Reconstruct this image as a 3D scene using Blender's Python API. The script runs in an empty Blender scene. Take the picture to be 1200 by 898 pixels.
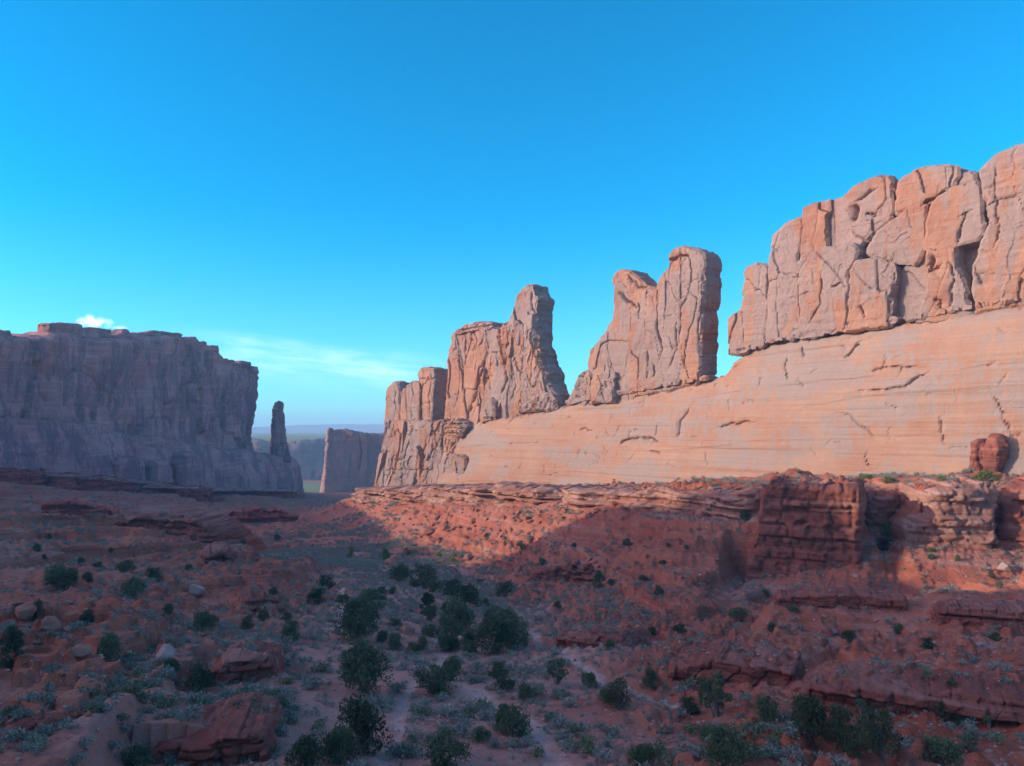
import bpy, bmesh, math, random
import numpy as np

# ------------------------------------------------------------------ camera
C = bpy.context.scene
W0, H0, F = 1200.0, 898.0, 867.0
PITCH = math.atan((505 - 449) / F)
cam_d = bpy.data.cameras.new('camera')
cam_d.sensor_width = 36.0
cam_d.lens = F / W0 * 36.0
cam_d.clip_start = 0.3
cam_d.clip_end = 60000
cam = bpy.data.objects.new('camera', cam_d)
C.collection.objects.link(cam)
cam.location = (0, 0, 0)
cam.rotation_euler = (math.radians(90) + PITCH, 0, 0)
C.camera = cam

# ------------------------------------------------------------------ light
SUN_EL = math.radians(17.0)
SUN_AZ = math.radians(-100.0)                 # from +Y towards +X
SUN_DIR = (math.sin(SUN_AZ) * math.cos(SUN_EL), math.cos(SUN_AZ) * math.cos(SUN_EL), math.sin(SUN_EL))
world = bpy.data.worlds.new('World')
C.world = world
world.use_nodes = True
wt = world.node_tree
wt.nodes.clear()
w_out = wt.nodes.new('ShaderNodeOutputWorld')
w_bg = wt.nodes.new('ShaderNodeBackground')
w_sky = wt.nodes.new('ShaderNodeTexSky')
w_sky.sky_type = 'NISHITA'
w_sky.sun_disc = False
w_sky.sun_elevation = SUN_EL
w_sky.sun_rotation = SUN_AZ % (2 * math.pi)
w_sky.altitude = 1300
w_sky.air_density = 1.0
w_sky.dust_density = 1.4
w_sky.ozone_density = 2.0
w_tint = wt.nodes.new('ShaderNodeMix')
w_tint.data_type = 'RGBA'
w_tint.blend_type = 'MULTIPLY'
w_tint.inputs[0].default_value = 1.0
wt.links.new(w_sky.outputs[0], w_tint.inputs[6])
w_bg.inputs[1].default_value = 0.13
# thin high cloud streaks, laid out by sky direction
w_geo = wt.nodes.new('ShaderNodeTexCoord')
w_sep = wt.nodes.new('ShaderNodeSeparateXYZ')
wt.links.new(w_geo.outputs['Generated'], w_sep.inputs[0])


def wmath(op, a, b=None, c=None):
    n = wt.nodes.new('ShaderNodeMath')
    n.operation = op
    for i, v in enumerate((a, b, c)):
        if v is None:
            continue
        if isinstance(v, (int, float)):
            n.inputs[i].default_value = v
        else:
            wt.links.new(v, n.inputs[i])
    return n.outputs[0]


def wsmooth(v, a, b):
    n = wt.nodes.new('ShaderNodeMapRange')
    n.interpolation_type = 'SMOOTHSTEP'
    n.inputs[1].default_value = a
    n.inputs[2].default_value = b
    wt.links.new(v, n.inputs[0])
    return n.outputs[0]


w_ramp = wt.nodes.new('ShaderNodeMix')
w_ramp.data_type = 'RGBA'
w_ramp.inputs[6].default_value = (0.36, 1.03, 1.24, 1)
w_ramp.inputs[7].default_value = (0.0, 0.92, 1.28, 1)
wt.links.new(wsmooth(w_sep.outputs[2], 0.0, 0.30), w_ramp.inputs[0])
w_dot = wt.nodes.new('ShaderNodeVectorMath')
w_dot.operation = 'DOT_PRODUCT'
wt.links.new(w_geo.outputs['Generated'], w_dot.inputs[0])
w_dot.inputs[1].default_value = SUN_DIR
w_sunfill = wt.nodes.new('ShaderNodeMix')
w_sunfill.data_type = 'RGBA'
w_sunfill.inputs[7].default_value = (2.9, 2.0, 2.2, 1)  # sky around the sun, out of view, brightened as added fill for shaded ground
wt.links.new(wsmooth(w_dot.outputs['Value'], 0.58, 0.85), w_sunfill.inputs[0])
w_zenfill = wt.nodes.new('ShaderNodeMix')
w_zenfill.data_type = 'RGBA'
w_zenfill.inputs[7].default_value = (1.55, 1.6, 2.1, 1)  # overhead sky above the frame, lifted as added fill light
wt.links.new(wsmooth(w_sep.outputs[2], 0.58, 0.92), w_zenfill.inputs[0])
# unseen sky opposite the sun, raised towards violet as added fill for the mesa
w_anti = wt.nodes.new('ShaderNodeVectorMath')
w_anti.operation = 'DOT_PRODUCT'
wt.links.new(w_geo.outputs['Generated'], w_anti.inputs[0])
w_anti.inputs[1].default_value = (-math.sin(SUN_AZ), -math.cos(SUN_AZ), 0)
w_antifill = wt.nodes.new('ShaderNodeMix')
w_antifill.data_type = 'RGBA'
w_antifill.inputs[7].default_value = (0.9, 0.95, 1.65, 1)
wt.links.new(wsmooth(w_anti.outputs['Value'], 0.78, 0.95), w_antifill.inputs[0])
wt.links.new(w_ramp.outputs[2], w_antifill.inputs[6])
wt.links.new(w_antifill.outputs[2], w_zenfill.inputs[6])
wt.links.new(w_zenfill.outputs[2], w_sunfill.inputs[6])
wt.links.new(w_sunfill.outputs[2], w_tint.inputs[7])
w_az = wmath('ARCTAN2', w_sep.outputs[0], w_sep.outputs[1])      # 0 ahead, negative left
w_el = wmath('ARCSINE', w_sep.outputs[2])
w_c = wt.nodes.new('ShaderNodeCombineXYZ')
wt.links.new(wmath('MULTIPLY', w_az, 9.0), w_c.inputs[0])
wt.links.new(wmath('MULTIPLY_ADD', w_az, 6.0, wmath('MULTIPLY', w_el, 60.0)), w_c.inputs[1])
w_n = wt.nodes.new('ShaderNodeTexNoise')
w_n.inputs['Scale'].default_value = 1.0
w_n.inputs['Detail'].default_value = 6.0
w_n.inputs['Roughness'].default_value = 0.6
wt.links.new(w_c.outputs[0], w_n.inputs['Vector'])
# streak centre line falls slowly to the right
w_line = wmath('SUBTRACT', w_el, wmath('MULTIPLY_ADD', w_az, -0.09, 0.068))
w_m = wmath('MULTIPLY', wsmooth(w_line, -0.045, 0.004), wsmooth(w_line, 0.030, 0.008))
w_m = wmath('MULTIPLY', w_m, wmath('MULTIPLY', wsmooth(w_az, -0.46, -0.33), wsmooth(w_az, -0.06, -0.17)))
w_m = wmath('MULTIPLY', w_m, wsmooth(w_n.outputs[0], 0.30, 0.75))
w_m = wmath('MULTIPLY', w_m, 0.55)
w_c2 = wt.nodes.new('ShaderNodeVectorMath')
w_c2.operation = 'SCALE'
w_c2.inputs['Scale'].default_value = 110.0
wt.links.new(w_geo.outputs['Generated'], w_c2.inputs[0])
w_n2 = wt.nodes.new('ShaderNodeTexNoise')
w_n2.inputs['Scale'].default_value = 1.0
w_n2.inputs['Detail'].default_value = 5.0
wt.links.new(w_c2.outputs[0], w_n2.inputs['Vector'])
w_puff = None
for az0, el0, ra, re in ((math.atan((107 - 600) / F), math.radians(7.35), 0.021, 0.0085), (math.atan((137 - 600) / F), math.radians(7.05), 0.010, 0.003)):
    da = wmath('DIVIDE', wmath('SUBTRACT', w_az, az0), ra)
    de = wmath('DIVIDE', wmath('SUBTRACT', w_el, el0), re)
    q = wmath('SQRT', wmath('ADD', wmath('MULTIPLY', da, da), wmath('MULTIPLY', de, de)))
    q = wmath('SUBTRACT', q, wmath('MULTIPLY_ADD', w_n2.outputs[0], 1.6, -0.8))
    q = wmath('MULTIPLY', wsmooth(q, 1.0, 0.25), 0.95 if w_puff is None else 0.4)
    w_puff = q if w_puff is None else wmath('MAXIMUM', w_puff, q)
w_m = wmath('MAXIMUM', w_m, w_puff)
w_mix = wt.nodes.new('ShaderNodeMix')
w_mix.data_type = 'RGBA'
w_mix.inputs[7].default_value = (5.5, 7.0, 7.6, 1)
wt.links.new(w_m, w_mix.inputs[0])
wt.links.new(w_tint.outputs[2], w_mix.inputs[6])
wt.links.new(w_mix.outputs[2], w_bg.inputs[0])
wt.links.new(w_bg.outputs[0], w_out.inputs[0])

sun_d = bpy.data.lights.new('sun', 'SUN')
sun_d.energy = 2.45
sun_d.angle = math.radians(0.5)
sun_d.color = (1.0, 0.90, 0.76)
sun = bpy.data.objects.new('sun', sun_d)
C.collection.objects.link(sun)
from mathutils import Vector
sun.rotation_euler = Vector(SUN_DIR).to_track_quat('Z', 'Y').to_euler()
C.view_settings.view_transform = 'Standard'
C.view_settings.look = 'None'
C.view_settings.exposure = 0.9
C.view_settings.gamma = 1.0
C.view_settings.use_curve_mapping = False
C.cycles.use_denoising = True
C.cycles.max_bounces = 5
C.cycles.volume_bounces = 0

rng = random.Random(7)
nrg = np.random.default_rng(7)

# ------------------------------------------------------------------ helpers: rays, noise
CP, SP = math.cos(PITCH), math.sin(PITCH)


def ray(px, py):
    x = (px - W0 / 2) / F
    y = (H0 / 2 - py) / F
    return np.array([x, CP - y * SP, SP + y * CP])


def at(px, py, Y):
    d = ray(px, py)
    return d * (Y / d[1])


def topx(p):
    x, y, z = p
    f = y * CP + z * SP
    return W0 / 2 + F * x / f, H0 / 2 - F * (-y * SP + z * CP) / f


def _h(ix, iy, iz, seed):
    h = (ix.astype(np.int64) * 73856093) ^ (iy.astype(np.int64) * 19349663) ^ (iz.astype(np.int64) * 83492791)
    h = (h + seed * 1013904223).astype(np.uint32)
    h ^= h >> np.uint32(16)
    h *= np.uint32(0x7feb352d)
    h ^= h >> np.uint32(15)
    h *= np.uint32(0x846ca68b)
    h ^= h >> np.uint32(16)
    return h.astype(np.float32) / np.float32(4294967295.0)


def vn(x, y, z=0.0, seed=0):
    x, y, z = np.broadcast_arrays(np.asarray(x, np.float32), np.asarray(y, np.float32), np.asarray(z, np.float32))
    ix, iy, iz = np.floor(x), np.floor(y), np.floor(z)
    fx, fy, fz = x - ix, y - iy, z - iz
    fx = fx * fx * fx * (fx * (fx * 6 - 15) + 10)
    fy = fy * fy * fy * (fy * (fy * 6 - 15) + 10)
    fz = fz * fz * fz * (fz * (fz * 6 - 15) + 10)
    r = 0
    for dx in (0, 1):
        for dy in (0, 1):
            for dz in (0, 1):
                w = (fx if dx else 1 - fx) * (fy if dy else 1 - fy) * (fz if dz else 1 - fz)
                r = r + w * _h(ix + dx, iy + dy, iz + dz, seed)
    return r * 2 - 1


def fbm(x, y, z=0.0, seed=0, oct=4, gain=0.5):
    a, r, t, f = 1.0, 0, 0, 1.0
    for k in range(oct):
        r = r + a * vn(np.asarray(x) * f, np.asarray(y) * f, np.asarray(z) * f, seed + k * 17)
        t += a
        a *= gain
        f *= 2.03
    return r / t * 1.6


def ridged(x, y, z=0.0, seed=0, oct=3):
    a, r, t, f = 1.0, 0, 0, 1.0
    for k in range(oct):
        r = r + a * (1 - np.abs(vn(np.asarray(x) * f, np.asarray(y) * f, np.asarray(z) * f, seed + k * 31)) * 2)
        t += a
        a *= 0.5
        f *= 2.1
    return r / t


def worley(x, y, seed=0):
    x = np.asarray(x, np.float32)
    y = np.asarray(y, np.float32)
    ix, iy = np.floor(x), np.floor(y)
    f1 = np.full(x.shape, 9.0, np.float32)
    f2 = f1.copy()
    cid = np.zeros(x.shape, np.float32)
    z = np.zeros_like(ix)
    for dx in (-1, 0, 1):
        for dy in (-1, 0, 1):
            cx, cy = ix + dx, iy + dy
            px = cx + _h(cx, cy, z, seed)
            py = cy + _h(cx, cy, z, seed + 5)
            d = np.sqrt((px - x) ** 2 + (py - y) ** 2)
            c = _h(cx, cy, z, seed + 9)
            nearer = d < f1
            f2 = np.where(nearer, f1, np.minimum(f2, d))
            cid = np.where(nearer, c, cid)
            f1 = np.where(nearer, d, f1)
    return f1, f2, cid


def sstep(a, b, x):
    t = np.clip((x - a) / (b - a), 0, 1)
    return t * t * (3 - 2 * t)


def poly_dist(P, pts, closed=False):
    """distance of points P (N,2) to a polyline"""
    best = np.full(len(P), 1e9)
    n = len(pts)
    for i in range(n if closed else n - 1):
        a, b = pts[i], pts[(i + 1) % n]
        ab = b - a
        L = max(float(ab @ ab), 1e-9)
        t = np.clip(((P - a) @ ab) / L, 0, 1)
        q = a + t[:, None] * ab
        best = np.minimum(best, np.hypot(P[:, 0] - q[:, 0], P[:, 1] - q[:, 1]))
    return best


def poly_near(P, pts):
    """distance, fraction along and side of a polyline"""
    best = np.full(len(P), 1e9)
    fr = np.zeros(len(P))
    sg = np.zeros(len(P))
    seg = np.hypot(*(pts[1:] - pts[:-1]).T)
    cum = np.concatenate([[0], np.cumsum(seg)])
    for i in range(len(pts) - 1):
        a, b = pts[i], pts[i + 1]
        ab = b - a
        t = np.clip(((P - a) @ ab) / max(float(ab @ ab), 1e-9), 0, 1)
        q = a + t[:, None] * ab
        d = np.hypot(P[:, 0] - q[:, 0], P[:, 1] - q[:, 1])
        m = d < best
        best = np.where(m, d, best)
        fr = np.where(m, (cum[i] + t * seg[i]) / cum[-1], fr)
        sg = np.where(m, np.sign(ab[0] * (P[:, 1] - a[1]) - ab[1] * (P[:, 0] - a[0])), sg)
    return best, fr, sg


def poly_inside(P, pts):
    ins = np.zeros(len(P), bool)
    n = len(pts)
    x, y = P[:, 0], P[:, 1]
    for i in range(n):
        x1, y1 = pts[i]
        x2, y2 = pts[(i + 1) % n]
        if y1 == y2:
            continue
        c = ((y1 > y) != (y2 > y)) & (x < (x2 - x1) * (y - y1) / (y2 - y1) + x1)
        ins ^= c
    return ins


# ------------------------------------------------------------------ helpers: objects
def link(o, parent=None):
    C.collection.objects.link(o)
    if parent is not None:
        o.parent = parent
    return o


def tag(o, label=None, cat=None, group=None, kind=None):
    if label:
        o['label'] = label
    if cat:
        o['category'] = cat
    if group:
        o['group'] = group
    if kind:
        o['kind'] = kind
    return o


def thing(name, loc, label, cat, group=None):
    o = bpy.data.objects.new(name, None)
    o.empty_display_size = 0.5
    o.location = [float(v) for v in loc]
    link(o)
    return tag(o, label, cat, group)


def fast_mesh(name, V, faces, mat, smooth=True):
    """V (N,3); faces: list of int arrays (M,3) or (M,4)"""
    me = bpy.data.meshes.new(name)
    V = np.ascontiguousarray(V, np.float32)
    me.vertices.add(len(V))
    me.vertices.foreach_set('co', V.ravel())
    loops = np.concatenate([f.ravel() for f in faces]).astype(np.int32)
    tot = np.concatenate([np.full(len(f), f.shape[1], np.int32) for f in faces])
    start = np.concatenate([[0], np.cumsum(tot)[:-1]]).astype(np.int32)
    me.loops.add(len(loops))
    me.loops.foreach_set('vertex_index', loops)
    me.polygons.add(len(tot))
    me.polygons.foreach_set('loop_start', start)
    me.polygons.foreach_set('loop_total', tot)
    me.polygons.foreach_set('use_smooth', np.full(len(tot), smooth, bool))
    me.update(calc_edges=True)
    me.validate()
    if mat:
        me.materials.append(mat)
    return me


def mesh_obj(name, V, faces, mat, parent=None, smooth=True):
    V = np.asarray(V, np.float64)
    o = bpy.data.objects.new(name, None)
    if parent is not None:
        off = np.array(parent.location)
    else:
        off = np.zeros(3)
    bpy.data.objects.remove(o)
    me = fast_mesh(name, V - off, faces, mat, smooth)
    o = bpy.data.objects.new(name, me)
    return link(o, parent)


# ------------------------------------------------------------------ materials
def new_mat(name):
    m = bpy.data.materials.new(name)
    m.use_nodes = True
    nt = m.node_tree
    nt.nodes.clear()
    out = nt.nodes.new('ShaderNodeOutputMaterial')
    b = nt.nodes.new('ShaderNodeBsdfPrincipled')
    b.inputs['Roughness'].default_value = 0.95
    b.inputs['Specular IOR Level'].default_value = 0.15
    nt.links.new(b.outputs[0], out.inputs[0])
    return m, nt, b


class NB:
    """tiny node builder"""

    def __init__(s, nt):
        s.nt = nt

    def put(s, sock, v):
        if isinstance(v, bpy.types.NodeSocket):
            s.nt.links.new(v, sock)
        else:
            sock.default_value = v

    def pos(s):
        return s.nt.nodes.new('ShaderNodeNewGeometry').outputs['Position']

    def mapv(s, v, scale, rot=(0, 0, 0)):
        n = s.nt.nodes.new('ShaderNodeMapping')
        n.inputs['Scale'].default_value = scale
        n.inputs['Rotation'].default_value = rot
        s.put(n.inputs['Vector'], v)
        return n.outputs[0]

    def noise(s, v, scale=1.0, detail=5.0, rough=0.55, dist=0.0):
        n = s.nt.nodes.new('ShaderNodeTexNoise')
        n.inputs['Scale'].default_value = scale
        n.inputs['Detail'].default_value = detail
        n.inputs['Roughness'].default_value = rough
        n.inputs['Distortion'].default_value = dist
        s.put(n.inputs['Vector'], v)
        return n.outputs[0]

    def voro(s, v, scale=1.0, feature='F1', out=0, rnd=1.0):
        n = s.nt.nodes.new('ShaderNodeTexVoronoi')
        n.feature = feature
        n.inputs['Scale'].default_value = scale
        n.inputs['Randomness'].default_value = rnd
        s.put(n.inputs['Vector'], v)
        return n.outputs[out]

    def ramp(s, v, a, b, lo=0.0, hi=1.0):
        n = s.nt.nodes.new('ShaderNodeMapRange')
        n.interpolation_type = 'SMOOTHSTEP'
        n.inputs[1].default_value = a
        n.inputs[2].default_value = b
        n.inputs[3].default_value = lo
        n.inputs[4].default_value = hi
        s.put(n.inputs[0], v)
        return n.outputs[0]

    def math(s, op, a, b=0.0, c=0.0):
        n = s.nt.nodes.new('ShaderNodeMath')
        n.operation = op
        s.put(n.inputs[0], a)
        s.put(n.inputs[1], b)
        s.put(n.inputs[2], c)
        return n.outputs[0]

    def mix(s, f, a, b, mode='MIX'):
        n = s.nt.nodes.new('ShaderNodeMix')
        n.data_type = 'RGBA'
        n.blend_type = mode
        s.put(n.inputs[0], f)
        s.put(n.inputs[6], a if not isinstance(a, tuple) else a + (1,))
        s.put(n.inputs[7], b if not isinstance(b, tuple) else b + (1,))
        return n.outputs[2]

    def bump(s, h, strength=0.5, dist=0.3, normal=None):
        n = s.nt.nodes.new('ShaderNodeBump')
        n.inputs['Strength'].default_value = strength
        n.inputs['Distance'].default_value = dist
        s.put(n.inputs['Height'], h)
        if normal is not None:
            s.put(n.inputs['Normal'], normal)
        return n.outputs[0]

    def attr(s, name):
        n = s.nt.nodes.new('ShaderNodeAttribute')
        n.attribute_name = name
        return n

    def objrand(s):
        return s.nt.nodes.new('ShaderNodeObjectInfo').outputs['Random']

    def sep(s, v):
        n = s.nt.nodes.new('ShaderNodeSeparateXYZ')
        s.put(n.inputs[0], v)
        return n.outputs


def sandstone(name, raw, dark, pale, varnish, v_lo=0.47, v_hi=0.62, band=0.06, dip=(0, 0, 0), scale=1.0, bump=0.6, v_amt=0.8, strata_amt=0.35, vs=(0.075, 0.075, 0.026), drips=0.32):
    m, nt, b = new_mat(name)
    n = NB(nt)
    p = n.mapv(n.pos(), (1, 1, 1), dip)
    # broad colour patches
    c = n.mix(n.ramp(n.noise(p, 0.05 * scale, 4, 0.6), 0.35, 0.65), raw, dark)
    # bedding: thin horizontal bands, wandering
    bp = n.mapv(p, (0.012 * scale, 0.012 * scale, 0.30 * scale))
    bands = n.noise(bp, 1.0, 7, 0.72, 0.6)
    c = n.mix(n.math('MULTIPLY', n.ramp(bands, 0.46, 0.66), strata_amt * 1.6), c, pale)
    c = n.mix(n.math('MULTIPLY', n.ramp(bands, 0.50, 0.34), strata_amt * 1.3), c, dark)
    # desert varnish: grey sheets and drips hanging down the face
    vp = n.mapv(p, tuple(a_ * scale for a_ in vs))
    sheet = n.noise(vp, 1.0, 6, 0.62, 0.3)
    dp = n.mapv(p, (0.55 * scale, 0.55 * scale, 0.022 * scale))
    drip = n.noise(dp, 1.0, 4, 0.6, 0.15)
    vm = n.math('ADD', sheet, n.math('MULTIPLY', n.math('SUBTRACT', drip, 0.5), drips))
    vm = n.math('MULTIPLY', n.ramp(vm, v_lo, v_hi), v_amt)
    c = n.mix(vm, c, varnish)
    # fine bedding lines
    fl = n.noise(n.mapv(p, (0.03 * scale, 0.03 * scale, 1.3 * scale)), 1.0, 5, 0.7, 0.4)
    c = n.mix(n.ramp(fl, 0.50, 0.36, 0.0, strata_amt * 0.8), c, dark)
    # fine grain and freckles
    g = n.noise(p, 1.6 * scale, 6, 0.7)
    c = n.mix(n.ramp(g, 0.30, 0.72, 0.0, 0.22), c, dark)
    g2 = n.noise(p, 0.5 * scale, 5, 0.65)
    c = n.mix(n.ramp(g2, 0.55, 0.75, 0.0, 0.35), c, pale)
    n.put(b.inputs['Base Color'], c)
    # relief
    h = n.noise(n.mapv(p, (0.6 * scale, 0.6 * scale, 0.32 * scale)), 1.0, 9, 0.74, 0.3)
    h2 = n.noise(n.mapv(p, (0.05 * scale, 0.05 * scale, 0.9 * scale)), 1.0, 6, 0.65)
    cr = n.voro(n.mapv(p, (0.16 * scale, 0.16 * scale, 0.07 * scale)), 1.0, 'DISTANCE_TO_EDGE')
    crk = n.ramp(cr, 0.0, 0.03)
    hh = n.math('ADD', n.math('MULTIPLY', h, 0.9), n.math('MULTIPLY', h2, 0.22))
    hh = n.math('ADD', hh, n.math('MULTIPLY', crk, 0.15))
    nrm = n.bump(hh, bump, 0.8)
    n.put(b.inputs['Normal'], nrm)
    return m


DIP = (math.radians(-3.2), 0, 0)
M_WALL = sandstone('sunlit_wall_sandstone', (0.400, 0.208, 0.120), (0.319, 0.143, 0.084), (0.445, 0.277, 0.185), (0.290, 0.225, 0.189), v_lo=0.42, v_hi=0.54, dip=DIP, strata_amt=0.16)
M_SLICK = sandstone('slickrock_sandstone', (0.400, 0.232, 0.145), (0.360, 0.178, 0.105), (0.445, 0.300, 0.205), (0.308, 0.240, 0.192), v_lo=0.44, v_hi=0.58, dip=DIP, v_amt=0.85, strata_amt=0.2, bump=0.5, vs=(0.026, 0.026, 0.085), drips=0.5)
M_MESA = sandstone('shaded_mesa_sandstone', (0.49, 0.215, 0.17), (0.34, 0.13, 0.105), (0.58, 0.31, 0.25), (0.16, 0.088, 0.09), v_lo=0.45, v_hi=0.57, drips=0.6, dip=DIP, bump=0.6)
M_LEDGE = sandstone('red_ledge_sandstone', (0.30, 0.098, 0.060), (0.21, 0.062, 0.040), (0.40, 0.19, 0.13), (0.23, 0.088, 0.066), v_lo=0.55, v_hi=0.75, dip=DIP, scale=2.2, bump=0.6, strata_amt=0.5)
M_REDBAND = sandstone('dark_red_band', (0.44, 0.105, 0.060), (0.30, 0.060, 0.038), (0.50, 0.17, 0.11), (0.30, 0.08, 0.055), v_lo=0.5, v_hi=0.7, dip=DIP, scale=1.4, bump=0.7, strata_amt=0.5)
M_BAND = sandstone('pale_ledge_sandstone', (0.42, 0.20, 0.125), (0.30, 0.12, 0.075), (0.52, 0.32, 0.235), (0.33, 0.19, 0.145), v_lo=0.5, v_hi=0.7, dip=DIP, scale=2.2, bump=0.6, strata_amt=0.6)
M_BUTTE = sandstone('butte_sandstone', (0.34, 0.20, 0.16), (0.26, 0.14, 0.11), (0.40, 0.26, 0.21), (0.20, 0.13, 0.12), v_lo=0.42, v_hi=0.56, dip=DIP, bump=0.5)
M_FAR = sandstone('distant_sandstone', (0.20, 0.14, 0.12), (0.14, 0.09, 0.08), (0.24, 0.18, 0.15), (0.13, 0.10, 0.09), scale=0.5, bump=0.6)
M_BLK = sandstone('boulder_rock', (0.40, 0.165, 0.095), (0.30, 0.105, 0.06), (0.48, 0.26, 0.17), (0.33, 0.17, 0.12), v_lo=0.5, v_hi=0.7, scale=3.0, bump=0.5, strata_amt=.3)
M_PALE = sandstone('pale_boulder_rock', (0.44, 0.29, 0.22), (0.36, 0.21, 0.15), (0.50, 0.37, 0.30), (0.36, 0.26, 0.22), scale=3.0, bump=0.5, strata_amt=.2)


# ------------------------------------------------------------------ slab: a rock mass with a traced outline and real depth
class Plane:
    """vertical plane through A towards B; 'out' points to the camera side"""

    def __init__(s, A, B):
        s.A = np.array(A, float)
        d = np.array(B, float) - s.A
        s.L = float(np.hypot(*d))
        s.u = d / s.L
        n = np.array([s.u[1], -s.u[0]])
        if n @ (-s.A) < 0:
            n = -n
        s.n = n

    def px(s, px, py, off=0.0):
        d = ray(px, py)
        # (t*d - A - off*n) . n = 0
        t = (s.A @ s.n + off) / (d[:2] @ s.n)
        P = d * t
        return float((P[:2] - s.A) @ s.u), float(P[2])

    def world(s, ss, z, dep):
        X = s.A[0] + ss * s.u[0] + dep * s.n[0]
        Y = s.A[1] + ss * s.u[1] + dep * s.n[1]
        return np.stack([X, Y, z], -1)


def slab(name, plane, poly, mat, parent=None, off=0.0, thick=15.0, edge=2.0, res=0.8, rough=0.5, rscale=5.0,
         disp=None, prof=None, cracks=(), px=True, seed=1, sideamp=0.8, label=None, smooth=True, sscale=1.0):
    """poly: image outline (px=True) or list of (s,z)"""
    pts = np.array([plane.px(a, b, off) for a, b in poly] if px else poly, float)
    s0, z0 = pts.min(0) - res * 2
    s1, z1 = pts.max(0) + res * 2
    S = np.arange(s0, s1 + res, res)
    Z = np.arange(z0, z1 + res, res)
    gs, gz = np.meshgrid(S, Z, indexing='ij')
    P = np.stack([gs.ravel(), gz.ravel()], -1)
    d = poly_dist(P, pts, True)
    sd = np.where(poly_inside(P, pts), d, -d)
    sd = sd + rough * fbm(P[:, 0] / rscale, P[:, 1] / rscale, 0, seed, 4) - 0.25 * rough
    sd = sd + 0.9 * rough * facets(P[:, 0] / (0.8 * rscale) + 0.3 * fbm(P[:, 0] / 3, P[:, 1] / 3, 0, seed + 2, 2), P[:, 1] / (0.9 * rscale), seed + 6, 0.8)[0]
    sd = sd.reshape(gs.shape)
    vin = sd > 0.3 * res
    q = vin[:-1, :-1] & vin[1:, :-1] & vin[:-1, 1:] & vin[1:, 1:]
    # vertices used
    used = np.zeros_like(vin)
    cnt = np.zeros(vin.shape, int)
    for a, b in ((0, 0), (1, 0), (0, 1), (1, 1)):
        v = used[a:a + q.shape[0], b:b + q.shape[1]]
        v |= q
        cnt[a:a + q.shape[0], b:b + q.shape[1]] += q
    bnd = used & (cnt < 4)
    gx, gzz = np.gradient(sd, res)
    gl = np.hypot(gx, gzz) + 1e-6
    gx /= gl
    gzz /= gl
    ps = gs - np.where(bnd, gx * np.clip(sd, 0, 1.5 * res), 0)
    pz = gz - np.where(bnd, gzz * np.clip(sd, 0, 1.5 * res), 0)
    sde = np.where(bnd, 0, sd)
    e = np.clip(sde / edge, 0, 1)
    bul = np.sqrt(np.clip(1 - (1 - e) ** 2, 0, 1))
    u = used
    us, uz, ue, ub = ps[u], pz[u], e[u], bul[u]
    usd = sde[u]
    front = -edge * (1 - ub)
    if disp is not None:
        front = front + disp(us, uz, usd) * (0.25 + 0.75 * ue)
    if cracks:
        UP = np.stack([us + 0.6 * fbm(us / 3, uz / 3, 3, seed + 3, 3), uz + 0.6 * fbm(us / 3, uz / 3, 8, seed + 4, 3)], -1)
        for line, dep, wid in cracks:
            lp = np.array([plane.px(a, b, off) for a, b in line]) if not isinstance(line, np.ndarray) else line
            near = (UP[:, 0] > lp[:, 0].min() - 6) & (UP[:, 0] < lp[:, 0].max() + 6) & (UP[:, 1] > lp[:, 1].min() - 6) & (UP[:, 1] < lp[:, 1].max() + 6)
            if not near.any():
                continue
            dd, tt, sg = poly_near(UP[near], lp)
            tap = np.clip(np.sin(np.pi * np.clip(tt, 0.02, 0.98)) * 1.8, 0, 1)
            vary = 0.75 + 0.5 * fbm(us[near] / 3, uz[near] / 3, 1, seed + 5, 2)
            front[near] -= tap * (2.0 * dep * np.exp(-dd / (0.45 * wid * vary.clip(.4, 1.6))) + 0.35 * dep * (sg > 0) * np.exp(-dd / 2.5))
    back = -thick + edge * (1 - ub) + 1.5 * fbm(us / 15, uz / 15, 5, seed + 40)
    if prof is not None:
        pf = prof(us, uz)
        front = front + pf
        back = np.minimum(back, front - 1.0) if np.any(pf < 0) else back
    nU = int(u.sum())
    idx = -np.ones(u.shape, int)
    idx[u] = np.arange(nU)
    VF = plane.world(us, uz, off + front)
    VB = plane.world(us, uz, off + back)
    a, b, c, dd_ = idx[:-1, :-1][q], idx[1:, :-1][q], idx[1:, 1:][q], idx[:-1, 1:][q]
    # orientation: (s,z) with normal n ; u x z = (u.y, -u.x) -> compare with n
    flip = (plane.u[1] * plane.n[0] - plane.u[0] * plane.n[1]) < 0
    QF = np.stack([a, b, c, dd_], -1)
    if flip:
        QF = QF[:, ::-1]
    QB = QF[:, ::-1] + nU
    # boundary edges of the quad set
    E = np.concatenate([QF[:, [0, 1]], QF[:, [1, 2]], QF[:, [2, 3]], QF[:, [3, 0]]])
    key = E[:, 0].astype(np.int64) * nU + E[:, 1]
    rev = E[:, 1].astype(np.int64) * nU + E[:, 0]
    be = E[~np.isin(key, rev)]
    bi = np.unique(be)
    nst = max(2, min(16 if sscale == 1.0 else 30, int(thick / (res * 1.6))))
    V = [VF, VB]
    mp = -np.ones(nU, int)
    mp[bi] = np.arange(len(bi))
    nb = len(bi)
    bgx, bgz = gx[u][bi], gzz[u][bi]
    layers = []
    base = 2 * nU
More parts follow.
